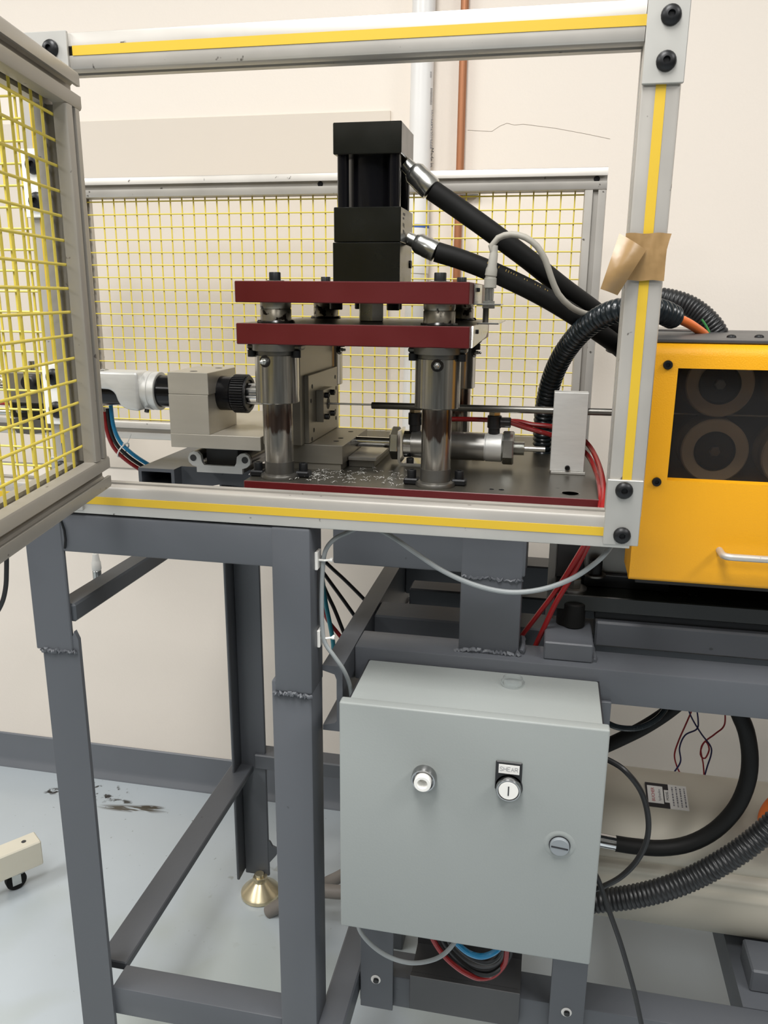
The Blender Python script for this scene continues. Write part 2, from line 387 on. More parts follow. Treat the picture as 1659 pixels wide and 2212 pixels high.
# ================================================================== SETTING
WY = 2.09
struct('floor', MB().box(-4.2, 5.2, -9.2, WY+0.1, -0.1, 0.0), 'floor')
struct('ceiling', MB().box(-4.2, 5.2, -9.2, WY+0.1, CEIL, CEIL+0.1), 'ceiling')
wall = struct('wall_back', MB().box(-4.2, 5.2, WY, WY+0.1, 0, CEIL), 'wall')
struct('wall_left', MB().box(-4.2, -4.1, -9.1, WY, 0, CEIL), 'far_wall')
struct('wall_right', MB().box(5.1, 5.2, -9.1, WY, 0, CEIL), 'far_wall')
struct('wall_front', MB().box(-4.1, 5.1, -9.2, -9.1, 0, CEIL), 'far_wall')
struct('baseboard_back', MB().prism([(WY, 0), (WY-0.022, 0), (WY-0.020, 0.006), (WY-0.010, 0.016), (WY-0.006, 0.03), (WY-0.005, 0.112), (WY-0.002, 0.115), (WY, 0.115)], 'x', -4.1, 5.1), 'base_cove')
cp = [at(1010, 281, WY-0.0004), at(1045, 283, WY-0.0004), at(1062, 284, WY-0.0004), at(1080, 272, WY-0.0004), at(1095, 266, WY-0.0004), at(1112, 270, WY-0.0004), at(1130, 268, WY-0.0004), at(1200, 277, WY-0.0004), at(1260, 288, WY-0.0004), at(1318, 300, WY-0.0004)]
part(wall, 'hairline_crack', MB().tube(cp, 0.00040, n=5, smooth=False), 'crack')

solo('wall_board', MB().box(-1.9, -0.41, WY-0.006, WY, 1.02, 1.93, 0.001), 'board',
     'large flat beige board fixed on the cream wall behind the yellow mesh', 'board')
pv = thing('pvc_pipe', 'vertical white plastic pipe on the wall beside the copper pipe', 'pipe', (-0.333, 2.055, 0.3))
part(pv, 'pipe_tube', MB().cyl((-0.350, 2.055, 0.12), (-0.318, 2.055, CEIL), 0.0265, n=28), 'pvc')
def pipe_print(t_, py, size, m_='ink_grey'):
    o_ = at(929, py, 2.0325); o_.y = 2.055-math.sqrt(max(0.0, 0.0268**2-(o_.x-(-0.350+(o_.z-0.12)*0.01039))**2))
    part(pv, 'printed_text', text_mb(t_, size, 0.0002, frame_mtx(o_, (0, 0, -1), (0.90, 0.44, 0))), m_)
pipe_print('10/1948262019448', 276, 0.0110); pipe_print('Made in', 337, 0.0135, 'ink'); pipe_print('|||||||||||||', 206, 0.0105, 'ink'); pipe_print('||||||', 159, 0.0085)
part(pv, 'marker_ring', MB().cyl((-0.3335, 2.055, 1.66), (-0.3334, 2.055, 1.668), 0.0268, n=28), 'ink_blue', label='blue marker line')
part(pv, 'pipe_coupling', MB().cyl((-0.3345, 2.055, 1.555), (-0.3325, 2.055, 1.635), 0.0285, n=28), 'pvc')
cpipe = thing('copper_pipe', 'thin vertical copper pipe on the wall right of the white pipe', 'pipe', (-0.2385, 2.075, 0.3))
part(cpipe, 'pipe_tube', MB().cyl((-0.2385, 2.075, 0.12), (-0.2385, 2.075, CEIL), 0.0092, n=18), 'copper')
part(cpipe, 'pipe_clamp', MB().box(-0.262, -0.19, 2.064, 2.088, 1.735, 1.748, 0.002), 'zinc')

# ================================================================== FRONT GUARD FRAME (extruded profile)
FY = 1.021
fr = thing('safety_guard', 'aluminium profile guard frame with yellow strips around the open press window', 'guard', (-0.27, FY, 1.2))
LP, RP = -0.651, 0.099
part(fr, 'bottom_rail', rail_x(-1.30, 0.109, FY, 1.221), 'alu')
part(fr, 'top_rail', rail_x(LP+0.021, RP-0.021, FY, 1.785), 'alu')
part(fr, 'top_rail', rail_x(-1.30, LP-0.021, FY, 1.785), 'alu')
part(fr, 'post', post_z(LP, FY, 1.242, 1.806), 'alu')
part(fr, 'post', post_z(RP, FY, 1.242, 1.835), 'alu')
SY0, SY1 = 0.9992, 1.006
part(fr, 'cover_strip', MB().box(LP+0.060, RP-0.0205, SY0, SY1, 1.785-0.0054, 1.785+0.0054), 'yellow_strip')
part(fr, 'cover_strip', MB().box(-0.628, RP-0.0225, SY0, SY1, 1.221-0.0054, 1.221+0.0054), 'yellow_strip')
part(fr, 'cover_strip', MB().box(-1.30, LP-0.021, SY0, SY1, 1.221-0.0054, 1.221+0.0054), 'yellow_strip')
part(fr, 'cover_strip', MB().box(RP-0.0054, RP+0.0054, SY0, SY1, 1.287, 1.723), 'yellow_strip')
part(fr, 'cover_strip', MB().box(LP-0.0054, LP+0.0054, SY0, SY1, 1.300, 1.757), 'yellow_strip')
def corner(x0, x1, z0, z1, bolts):
    p = part(fr, 'corner_plate', MB().box(x0, x1, 0.995, 1.0, z0, z1, 0.0008), 'alu_plate')
    for bx, bz in bolts: part(p, 'bolt', button_bolt((bx, 0.995, bz), (0, -1, 0)), 'black_oxide')
corner(RP-0.0205, RP+0.0225, 1.722, 1.806, [(0.1025, 1.787), (0.1015, 1.7435)])
corner(RP-0.0225, RP+0.0195, 1.206, 1.288, [(0.0965, 1.2755), (0.0985, 1.219)])
corner(-0.678, -0.5955, 1.7645, 1.8065, [(-0.617, 1.787), (-0.657, 1.785)])
corner(-0.672, -0.630, 1.206, 1.281, [(-0.655, 1.266), (-0.652, 1.222)])
wv = part(fr, 'mesh_wire', MB().cyl((-0.690, FY, 1.236), (-0.690, FY, 1.770), 0.0016, n=6), 'yellow_wire')
for k in range(1, 22): again(wv, fr, (-0.0267*k, 0, 0))
wh = part(fr, 'mesh_wire', MB().cyl((-1.29, FY-0.003, 1.262), (-0.666, FY-0.003, 1.262), 0.0016, n=6), 'yellow_wire')
for k in range(1, 19): again(wh, fr, (0, 0, 0.0267*k))

# ================================================================== HINGED GUARD DOOR (swung open towards the viewer)
DO = Vector((-0.55, 0.94, 0)); DA = math.atan2(-0.97927, 0.20257)
dr = thing('guard_door', 'open guard door of yellow wire mesh in an aluminium profile frame', 'door', (DO.x, DO.y, 1.257), DA, local=True)
OFF[dr.name] = Vector((0, 0, 1.257))
def rail_l(x0, x1, y, z): return MB().prism(slot_profile(y, z), 'x', x0, x1)
part(dr, 'top_rail', rail_l(0.0, 0.70, -0.021, 1.725), 'alu_door_shaded')
part(dr, 'bottom_rail', rail_l(0.0, 0.70, -0.021, 1.278), 'alu_door_shaded')
part(dr, 'post', post_z(0.0265, -0.021, 1.299, 1.704), 'alu_door_shaded')
part(dr, 'post', post_z(0.679, -0.021, 1.299, 1.704), 'alu_door_shaded')
dw = part(dr, 'mesh_wire', MB().cyl((0.066, -0.021, 1.293), (0.066, -0.021, 1.711), 0.0017, n=8), 'yellow_wire')
for k in range(1, 23): again(dw, dr, (0.0267*k, 0, 0))
dh = part(dr, 'mesh_wire', MB().cyl((0.040, -0.0178, 1.6925), (0.660, -0.0178, 1.6925), 0.0017, n=8), 'yellow_wire')
for k in range(1, 15): again(dh, dr, (0, 0, -0.0267*k))
# hinges, bolted to the frame post
def hinge(z0, z1, b):
    inv = (Matrix.Translation((DO.x, DO.y, 1.257)) @ Matrix.Rotation(DA, 4, 'Z')).inverted()
    def tr(mb):
        mb.v = [inv @ v + OFF[dr.name] for v in mb.v]; return mb
    p = part(dr, 'hinge_leaf', tr(MB().box(-0.672, -0.634, 0.9945, 0.999, z0, z1, 0.0008)), 'plastic_white')
    part(p, 'hinge_pin', tr(MB().cyl((-0.633, 0.990, z0+0.004), (-0.633, 0.990, z1+0.012), 0.0042, n=12)), 'zinc')
    for bz in b: part(p, 'bolt', tr(button_bolt((-0.6545, 0.9945, bz), (0, -1, 0), 0.0115)), 'black_oxide')
    part(dr, 'hinge_leaf', tr(MB().prism([(-0.636, 0.988), (-0.632, 0.991), (-0.5915, 0.934), (-0.5955, 0.931)], 'z', z0, z1)), 'plastic_white')
hinge(1.594, 1.676, (1.657, 1.6135)); hinge(1.327, 1.409, (1.391, 1.347))

# ================================================================== BACK GUARD PANEL
BY = 1.761
bp = thing('mesh_fence', 'fixed back fence of yellow wire mesh in aluminium profile before the cream wall', 'fence', (-0.45, BY, 1.17))
part(bp, 'top_rail', rail_x(-1.075, 0.088, BY, 1.725), 'alu')
part(bp, 'bottom_rail', rail_x(-1.45, 0.046, BY, 1.191), 'alu')
part(bp, 'post', post_z(0.067, BY, 1.17, 1.704), 'alu')
part(bp, 'post', post_z(-1.054, BY, 1.212, 1.704), 'alu')
for px, py in ((690, 387), (1290, 380)): 
    q = at(px, py, 1.745); part(bp, 'bolt', button_bolt((q.x, 1.752, 1.725), (0, -1, 0), 0.006, 0.005), 'black_oxide')
bw = part(bp, 'mesh_wire', MB().cyl((0.0285, BY, 1.208), (0.0285, BY, 1.710), 0.0016, n=6), 'yellow_wire')
for k in range(1, 39): again(bw, bp, (-0.0270*k, 0, 0))
bh = part(bp, 'mesh_wire', MB().cyl((-1.04, BY-0.003, 1.697), (0.052, BY-0.003, 1.697), 0.0016, n=6), 'yellow_wire')
for k in range(1, 19): again(bh, bp, (0, 0, -0.0268*k))

# ================================================================== PACKING TAPE ON THE RIGHT POST
tp = thing('packing_tape', 'strip of brown packing tape stuck across the right post', 'tape', (0.098, 0.996, 1.52))
def sheet(rows, th=0.0005):
    mb = MB(); n = len(rows[0]); V = [Vector(p) for r in rows for p in r]; F = []
    for i in range(len(rows)-1):
        for j in range(n-1): F.append([i*n+j, i*n+j+1, (i+1)*n+j+1, (i+1)*n+j])
    m = len(V); V2 = [p+Vector((0, th, 0)) for p in V]
    F2 = [[a+m for a in f[::-1]] for f in F]
    rim = [i for i in range(n)]+[(i+1)*n-1 for i in range(1, len(rows))]+[(len(rows)-1)*n+j for j in range(n-2, -1, -1)]+[i*n for i in range(len(rows)-2, 0, -1)]
    side = [[rim[k], rim[(k+1) % len(rim)], rim[(k+1) % len(rim)]+m, rim[k]+m] for k in range(len(rim))]
    return mb.add(V+V2, F+F2+side)
rows = []
for i in range(7):
    z = 1.5705-0.0508*i/6.0
    x1 = 0.1200 if i > 1 else (0.1236 if i == 0 else 0.1215)
    rows.append([(0.0745+(x1-0.0745)*j/10.0, 0.9955-0.0012*math.sin(j*1.9+i*1.3)*(1 if 0 < i < 6 else 0.3)-0.0012*math.exp(-((j-6)**2+(i-3)**2)/3.0), z+0.0006*math.sin(j*1.1)) for j in range(11)])
part(tp, 'tape_band', sheet(rows), 'tape')
flap = []
for t in range(7):
    a = t/6.0
    pA = at(1338+(1297-1338)*a, 504+(624-504)*a, 0.9945-0.018*math.sin(a*2.2))
    pB = at(1396+(1334-1396)*a, 540+(638-540)*a, 0.9925-0.010*math.sin(a*3.0))
    flap.append([pA.lerp(pB, k/6.0)+Vector((0, -0.006*math.sin(math.pi*k/6.0), 0)) for k in range(7)])
part(tp, 'loose_flap', sheet(flap), 'tape')

# ================================================================== TABLE FRAME (left, welded grey tube)
tf = thing('press_table', 'welded grey steel tube table under the front of the guard frame', 'table', (-0.5, 1.3, 0.0))
part(tf, 'leg', MB().box(-0.730, -0.670, 1.0, 1.007, 0.985, 1.199, 0.0015).box(-0.730, -0.723, 1.007, 1.06, 0.985, 1.199, 0.0015).prism([(-0.7205, 0.03), (-0.6605, 0.03), (-0.6605, 1.005), (-0.666, 1.018), (-0.669, 1.010), (-0.7205, 1.002)], 'y', 1.002, 1.009).box(-0.7205, -0.7135, 1.009, 1.062, 0.03, 1.0, 0.0015), 'paint')
part(tf, 'leg', MB().box(-0.3565, -0.3010, 1.0, 1.058, 0.955, 1.199, 0.004, 2).box(-0.3625, -0.3025, 1.002, 1.06, 0.03, 0.972, 0.004, 2), 'paint')
part(tf, 'top_beam', MB().box(-0.70, -0.33, 1.001, 1.059, 1.141, 1.198, 0.004, 2), 'paint')
part(tf, 'lower_rail', MB().box(-0.664, -0.362, 1.008, 1.058, 0.314, 0.369, 0.003, 2), 'paint')
part(tf, 'runner', MB().box(-0.7205, -0.6655, 1.06, 1.70, 0.352, 0.369, 0.002), 'paint')
part(tf, 'cross_bar', MB().box(-0.66, -0.30, 1.685, 1.735, 0.365, 0.405, 0.003), 'paint')
part(tf, 'leg', MB().box(-0.705, -0.698, 1.652, 1.702, 0.06, 1.165, 0.002).box(-0.698, -0.633, 1.694, 1.702, 0.050, 1.165, 0.002), 'paint', label='angle steel rear leg')
part(tf, 'gusset', MB().prism([(-0.633, 0.09), (-0.612, 0.118), (-0.608, 0.138), (-0.622, 0.143), (-0.628, 0.155), (-0.633, 0.158)], 'y', 1.692, 1.698), 'paint_dark')
part(tf, 'side_beam', MB().box(-0.70, -0.665, 1.008, 1.66, 1.03, 1.058, 0.003), 'paint_dark')
part(tf, 'side_beam', MB().prism([(1.058, 1.141), (1.098, 1.141), (1.058, 1.18)], 'x', -0.60, -0.55), 'paint_dark')
# top supports under the slide
s = 0.006
part(tf, 'support_tube', MB().box(-0.712, -0.643, 1.31, 1.69, 1.194, 1.2).box(-0.712, -0.706, 1.31, 1.69, 1.162, 1.194).box(-0.649, -0.643, 1.31, 1.69, 1.162, 1.194).box(-0.706, -0.649, 1.31, 1.69, 1.162, 1.168).box(-0.706, -0.649, 1.60, 1.62, 1.168, 1.194), 'paint')
part(tf, 'cross_bar', MB().prism([(-0.643, 1.2), (-0.455, 1.2), (-0.455, 1.166), (-0.57, 1.170), (-0.625, 1.158), (-0.643, 1.168)], 'y', 1.34, 1.40), 'paint')
def weld(x0, x1, y, z, n=34, r=0.0026):
    P = [Vector((x0+(x1-x0)*k/n+random.uniform(-.0006, .0006), y+random.uniform(-.001, .001), z+random.uniform(-.003, .003))) for k in range(n+1)]
    mb = MB(); mb.tube(P, r, n=6, smooth=False, rf=lambda a: r*random.uniform(0.7, 1.4)); return mb
part(tf, 'weld_bead', weld(-0.722, -0.664, 0.9995, 0.985), 'weld')
part(tf, 'weld_bead', weld(-0.358, -0.302, 0.9995, 0.954), 'weld')
part(tf, 'weld_bead', MB().tube([(-0.6665, 0.9995, 1.147), (-0.664, 0.9995, 1.160), (-0.6645, 0.9995, 1.175), (-0.668, 0.9995, 1.188)], 0.0016, n=6), 'black_oxide')
ft = part(tf, 'levelling_foot', MB().lathe((-0.655, 1.685, 0), (0, 0, 1), [(0, 0), (0.047, 0), (0.050, 0.003), (0.050, 0.012), (0.047, 0.016), (0.018, 0.042), (0.0175, 0.046), (0, 0.046)], 36), 'brass', label='bell shaped yellow zinc foot')
part(ft, 'stem', MB().cyl((-0.655, 1.682, 0.036), (-0.655, 1.682, 0.065), 0.011).hexa((-0.655, 1.685, 0.045), (-0.655, 1.685, 0.056), 0.019, bev=0.001), 'brass')
for fx in (-0.69, -0.3325): part(tf, 'levelling_foot', MB().lathe((fx, 1.032, 0), (0, 0, 1), [(0, 0), (0.040, 0), (0.0435, 0.003), (0.0435, 0.010), (0.016, 0.03), (0.012, 0.034), (0, 0.034)], 28), 'brass')

# ================================================================== MACHINE BASE FRAME (right)
bf = thing('machine_base', 'welded grey channel steel base carrying the red press and yellow machine', 'base', (0.1, 1.3, 0.0))
part(bf, 'side_channel', MB().prism([(-0.3005, 0.979), (-0.270, 0.979), (-0.270, 0.874), (-0.3005, 0.874), (-0.3005, 0.882), (-0.282, 0.887), (-0.279, 0.892), (-0.279, 0.958), (-0.282, 0.966), (-0.3005, 0.971)], 'y', 1.05, 1.64), 'paint')
part(bf, 'front_beam', MB().box(-0.270, 0.95, 1.125, 1.190, 0.924, 0.979, 0.003, 2), 'paint')
part(bf, 'cross_beam', MB().box(-0.270, 0.95, 1.262, 1.33, 0.90, 0.976, 0.003), 'paint')
part(bf, 'rear_beam', MB().box(-0.270, 0.95, 1.575, 1.64, 0.90, 0.979, 0.003), 'paint')
part(bf, 'rear_beam', MB().box(-0.235, 0.95, 1.42, 1.47, 0.93, 0.970, 0.003), 'paint_dark')
part(bf, 'post', MB().box(-0.112, -0.0215, 1.145, 1.205, 0.979, 1.2, 0.003, 2), 'paint')
part(bf, 'post', MB().box(-0.112, -0.0215, 1.56, 1.62, 0.979, 1.2, 0.003, 2), 'paint')
part(bf, 'top_beam', MB().box(-0.309, -0.0175, 1.146, 1.206, 1.103, 1.2, 0.003, 2), 'paint')
part(bf, 'top_beam', MB().box(-0.309, -0.0175, 1.561, 1.62, 1.103, 1.2, 0.003, 2), 'paint')
part(bf, 'weld_bead', weld(-0.11, -0.022, 1.1448, 1.098, r=0.0022), 'weld')
part(bf, 'weld_bead', weld(-0.116, -0.02, 1.143, 0.981, r=0.0036), 'weld')
part(bf, 'weld_bead', MB().tube([(-0.018, 1.15, 0.982), (-0.016, 1.17, 0.984), (-0.018, 1.20, 0.983)], 0.005, n=7, rf=lambda a: 0.005*random.uniform(0.8, 1.3)), 'weld')
part(bf, 'mount_foot', MB().box(0.0155, 0.0865, 1.14, 1.235, 0.979, 1.0075, 0.002), 'paint')
part(bf, 'weld_bead', MB().tube([(0.089, 1.145, 0.981), (0.089, 1.17, 0.983), (0.088, 1.22, 0.981)], 0.004, n=7, rf=lambda a: 0.004*random.uniform(0.7, 1.4)), 'weld')
part(bf, 'inner_beam', MB().box(0.092, 0.95, 1.205, 1.255, 0.979, 1.020, 0.003), 'paint')
part(bf, 'lower_beam', MB().box(-0.262, 0.95, 1.128, 1.187, 0.306, 0.369, 0.003, 2), 'paint')
part(bf, 'lower_side', MB().box(-0.3065, -0.262, 1.0, 1.62, 0.324, 0.369, 0.003), 'paint')
part(bf, 'lower_side', MB().prism([(0.375, 0.369), (0.47, 0.369), (0.47, 0.306), (0.375, 0.306)], 'y', 1.187, 1.62), 'paint')
part(bf, 'tank_bearer', MB().box(0.392, 0.47, 1.222, 1.296, 0.369, 0.412, 0.003), 'paint')
part(bf, 'lower_side', MB().box(-0.09, -0.02, 1.215, 1.62, 0.306, 0.369, 0.003), 'paint')
part(bf, 'lower_beam', MB().box(-0.262, 0.95, 1.575, 1.63, 0.306, 0.369, 0.003), 'paint')
part(bf, 'leg', MB().box(-0.30, -0.262, 1.575, 1.63, 0.0, 0.874, 0.003), 'paint')
part(bf, 'leg', MB().box(0.86, 0.92, 1.13, 1.19, 0.0, 0.924, 0.003), 'paint')
part(bf, 'leg', MB().box(0.86, 0.92, 1.56, 1.62, 0.0, 0.924, 0.003), 'paint')
def strap(x0, x1, z0, hole):
    p = part(bf, 'box_strap', MB().box(x0, x1, 1.119, 1.125, z0, 0.93, 0.0008), 'paint')
    part(p, 'washer', MB().cyl((hole[0], 1.1192, hole[1]), (hole[0], 1.118, hole[1]), 0.0085, n=22), 'label_white')
    part(p, 'bolt', MB().cyl((hole[0]+0.0008, 1.1185, hole[1]), (hole[0]+0.0008, 1.1145, hole[1]-0.0008), 0.0048, n=14), 'black_oxide')
strap(-0.2585, -0.202, 0.305, (-0.2315, 0.366)); strap(0.0605, 0.1165, 0.27, (0.0885, 0.366))
q0 = at(885, 2107, 1.118); q1 = at(1124, 2139, 1.118)
part(bf, 'cable_tray', MB().box(q0.x, q1.x, 1.118, 1.1275, 0.318, q0.z, 0.0008).box(q0.x+0.002, q1.x, 1.1275, 1.195, q0.z-0.004, q0.z).box(q0.x+0.002, q1.x, 1.192, 1.196, q0.z, 0.50), 'sheet_dark')

# ================================================================== BLACK SCISSOR : DIE-SET PRESS
ps = thing('die_press', 'red plated four column press with oily steel posts', 'press', (-0.2, 1.3, 1.2))
part(ps, 'base_plate', MB().box(-0.4425, 0.0805, 1.13, 1.64, 1.2, 1.23, 0.0008), 'red', top='plate_top')
for px, py, r in ((1232, 1066, 0.0135), (1083, 1058, 0.004), (1062, 1057, 0.0035)):
    q = at(px, py, Z=1.23); part(ps, 'bolt_hole', MB().lathe((q.x, q.y, 1.2298), (0, 0, 1), [(r, 0), (r, 0.0006), (r*0.9, 0.0006), (r*0.86, 0.0002), (0, 0.0002)], 24), 'steel_dark' if r > 0.01 else 'dark_void')
CXs = (-0.3970, -0.1566); CYs = (1.165, 1.44)
for cy in CYs:
    for cx in CXs:
        rs = 0.0325 if cy < 1.3 else 0.029
        c = part(ps, 'column', MB().cyl((cx, cy, 1.255), (cx, cy, 1.35), 0.0218, n=40), 'column', label='turned steel guide post with brown drip stains' if cy < 1.3 else None)
        part(c, 'foot_ring', MB().lathe((cx, cy, 1.23), (0, 0, 1), [(0, 0), (0.029, 0), (0.0295, 0.003), (0.028, 0.0065), (0.0225, 0.008), (0.0225, 0.0265), (0.0218, 0.0265), (0, 0.0265)], 36), 'steel_dark')
        for sx, sy in ((-0.036, 0.004), (0.034, 0.012)):
            part(c, 'clamp_bolt', socket_bolt((cx+sx, cy+sy, 1.2395), (0, 0, 1), 0.0068, 0.012), 'black_oxide')
            part(c, 'clamp', MB().box(cx+sx-0.011, cx+sx+0.011, cy+sy-0.010, cy+sy+0.010, 1.2302, 1.2395, 0.002), 'black_oxide')
        sl = part(ps, 'sleeve', MB().lathe((cx, cy, 1.3455), (0, 0, 1), [(0.0221, 0), (rs-0.0012, 0), (rs, 0.0012), (rs, 0.0695), (rs-0.0012, 0.0705), (0.0221, 0.0705)], 44), 'sleeve')
        part(sl, 'flange', MB().lathe((cx, cy, 1.416), (0, 0, 1), [(0, 0), (rs-0.002, 0), (rs-0.002, 0.005), (rs+0.004, 0.006), (rs+0.004, 0.0158), (0, 0.0158)], 36).box(cx-rs-0.009, cx+rs+0.009, cy-0.016, cy+0.012, 1.4225, 1.4318, 0.003), 'steel_dark')
        for sx in (-1, 1):
            part(sl, 'clamp_bolt', MB().cyl((cx+sx*(rs+0.002), cy-0.012, 1.4225), (cx+sx*(rs+0.002), cy-0.012, 1.4125), 0.0062, n=14), 'black_oxide')
        ga = (-0.35 if cx < -0.3 else -0.25) if cy < 1.3 else 1.45
        gd = Vector((math.sin(ga) if cy > 1.3 else (0.10 if cx > -0.3 else -0.25), -1 if cy < 1.3 else -0.35, 0)).normalized()
        gp = Vector((cx, cy, 1.4075))+gd*rs
        part(sl, 'grease_patch', MB().lathe(gp-gd*0.0008, gd, [(0, 0), (0.009, 0), (0.0085, 0.0012), (0, 0.0016)], 16), 'grease')
        g = part(sl, 'grease_nipple', MB().hexa(gp, gp+gd*0.004, 0.0052).lathe(gp+gd*0.004, gd, [(0.0028, 0), (0.0028, 0.004), (0.0018, 0.0045), (0.0026, 0.007), (0.001, 0.009), (0, 0.009)], 14), 'zinc')
        r2 = 0.0225 if cy < 1.3 else 0.022
        part(ps, 'spacer', MB().lathe((cx, cy, 1.4605), (0, 0, 1), [(r2+0.004, 0), (r2+0.002, 0.002), (r2, 0.004), (r2, 0.0195), (r2-0.001, 0.021), (r2, 0.0235), (r2, 0.0305), (0, 0.0305)], 32), 'spacer')
        part(ps, 'grease_ring', MB().tube([Vector((cx+(r2+0.002)*math.cos(t*0.2618), cy+(r2+0.002)*math.sin(t*0.2618), 1.4625)) for t in range(25)], 0.0025, n=6, smooth=False, rf=lambda a: 0.0025*random.uniform(0.5, 1.5)), 'grease')
        hb = part(ps, 'top_bolt', socket_bolt((cx, cy, 1.5195), (0, 0, 1), 0.0085, 0.0128), 'black_oxide')
        part(hb, 'washer', MB().cyl((cx, cy, 1.5193), (cx, cy, 1.5208), 0.0135, n=24), 'zinc')
part(ps, 'middle_plate', MB().box(-0.4458, -0.1100, 1.13, 1.475, 1.4315, 1.4612, 0.0012), 'red', top='plate_top')
part(ps, 'upper_plate', MB().box(-0.4458, -0.1120, 1.13, 1.475, 1.4900, 1.5195, 0.0012), 'red', top='plate_top')
for bx, by in ((-0.327, 1.245), (-0.308, 1.33), (-0.25, 1.33), (-0.238, 1.245)):
    part(ps, 'cylinder_bolt', MB().cyl((bx, by, 1.4902), (bx, by, 1.4795), 0.0098, n=18, bev=0.001), 'black_oxide')
part(ps, 'ram_coupler', MB().hexa((-0.282, 1.29, 1.4612), (-0.282, 1.29, 1.4902), 0.021, rot=0.3, bev=0.0015), 'zinc')
part(ps, 'ram_nut', MB().cyl((-0.282, 1.28, 1.4316), (-0.282, 1.28, 1.4265), 0.0155, n=24, bev=0.002), 'steel_dark')
# sensor brackets on the right-hand plate edges
part(ps, 'sensor_bracket', MB().box(-0.1118, -0.1095, 1.185, 1.30, 1.489, 1.518, 0.0005).box(-0.1118, -0.076, 1.235, 1.30, 1.4880, 1.4905, 0.0005), 'zinc')
part(ps, 'sensor_bracket', MB().prism([(1.148, 1.4315), (1.155, 1.461), (1.42, 1.461), (1.42, 1.444), (1.38, 1.4365), (1.20, 1.4325)], 'x', -0.1098, -0.1072).box(-0.1098, -0.078, 1.235, 1.42, 1.4610, 1.4635, 0.0005), 'zinc')
part(ps, 'bracket_bolt', MB().box(-0.1075, -0.104, 1.2, 1.21, 1.4485, 1.4545, 0.0008), 'black_oxide')
part(ps, 'bracket_bolt', MB().box(-0.1098, -0.106, 1.215, 1.225, 1.507, 1.513, 0.0008), 'black_oxide')

# ---- hydraulic ram on the upper plate
hc = thing('hydraulic_cylinder', 'tall square black hydraulic cylinder on the upper red plate', 'cylinder', (-0.277, 1.287, 1.5195))
part(hc, 'top_cap', MB().box(-0.3275, -0.2265, 1.2343, 1.338, 1.6985, 1.7412, 0.0012), 'black_paint')
part(hc, 'middle_block', MB().box(-0.3272, -0.2262, 1.235, 1.338, 1.5775, 1.6265, 0.0010), 'black_paint')
part(hc, 'lower_block', MB().box(-0.3290, -0.2268, 1.2345, 1.338, 1.5195, 1.5770, 0.0010), 'black_paint')
part(hc, 'barrel', MB().cyl((-0.277, 1.287, 1.6265), (-0.277, 1.287, 1.6985), 0.0405, n=40), 'black_gloss')
for sx in (-1, 1):
    for sy in (-1, 1):
        part(hc, 'tie_rod', MB().cyl((-0.277+sx*0.0385, 1.287+sy*0.040, 1.6265), (-0.277+sx*0.0385, 1.287+sy*0.040, 1.6985), 0.0085, n=18), 'black_gloss')
part(hc, 'port_plug', MB().cyl((-0.2270, 1.325, 1.549), (-0.2245, 1.325, 1.549), 0.006, n=14), 'black_oxide')
st = MB()
for y_, z_, w_, h_ in ((1.262, 1.618, 0.016, 0.0035), (1.258, 1.612, 0.010, 0.0028), (1.256, 1.603, 0.004, 0.005), (1.263, 1.602, 0.003, 0.006), (1.257, 1.594, 0.005, 0.004), (1.264, 1.593, 0.003, 0.005)):
    st.box(-0.2263, -0.2260, y_-w_/2, y_+w_/2, z_-h_/2, z_+h_/2)
part(hc, 'stamped_marks', st, 'ink')

# ---- hoses from the ram
def ferrule(root, a, b, r):
    a = Vector(a); b = Vector(b); d = (b-a)
    L = d.length
    return part(root, 'ferrule', MB().lathe(a, d, [(0, -0.012), (r*0.6, -0.012), (r*0.65, 0), (r*0.8, 0.002), (r, 0.008), (r, L*0.5), (r*1.03, L*0.52), (r*1.03, L-0.001), (r*0.9, L), (0, L)], 24), 'zinc')
h1 = thing('hydraulic_hose', 'upper thick black hose sloping from the top of the black cylinder', 'hose', at(920, 398, 1.29), group='hydraulic hoses')
a, b = at(888, 366, 1.29), at(932, 410, 1.29)
ferrule(h1, a, b, 0.0172)
H1 = [b, at(990, 450, 1.295), at(1060, 500, 1.30), at(1140, 560, 1.325), at(1215, 620, 1.36), at(1290, 675, 1.42), at(1345, 722, 1.47), at(1400, 775, 1.545), at(1430, 840, 1.60)]
part(h1, 'hose_body', MB().tube(H1, 0.0152, n=20), 'rubber')
h2 = thing('hydraulic_hose', 'lower thick black hose with faint yellow print sloping behind the sensor', 'hose', at(930, 530, 1.29), group='hydraulic hoses')
a, b = at(895, 521, 1.29), at(942, 544, 1.29)
ferrule(h2, a, b, 0.0155)
H2 = [b, at(1000, 562, 1.295), at(1070, 590, 1.30), at(1150, 628, 1.31), at(1220, 668, 1.335), at(1290, 715, 1.365), at(1345, 757, 1.43), at(1400, 815, 1.555), at(1425, 890, 1.63)]
part(h2, 'hose_body', MB().tube(H2, 0.0150, n=20), 'rubber')
HS = spline(H2, 0.004)
mk = MB()
for k in range(len(HS)-1):
    t_ = k*0.004
    if not (0.075 < t_ < 0.255) or random.random() < 0.35: continue
    tv = (HS[k+1]-HS[k]).normalized(); nv = Vector((0.1, -0.72, 0.62)); nv = (nv-tv*nv.dot(tv)).normalized(); sv = tv.cross(nv)
    o_ = HS[k]+nv*0.0150
    hh = 0.0012 if t_ > 0.11 else 0.0022
    vs = [o_+tv*a_+sv*b_+nv*c_ for c_ in (-0.0004, 0.00015) for a_, b_ in ((0, -hh), (0.0012, -hh), (0.0012, hh), (0, hh))]
    mk.add(vs, [[0, 1, 2, 3], [4, 5, 6, 7], [0, 1, 5, 4], [1, 2, 6, 5], [2, 3, 7, 6], [3, 0, 4, 7]])
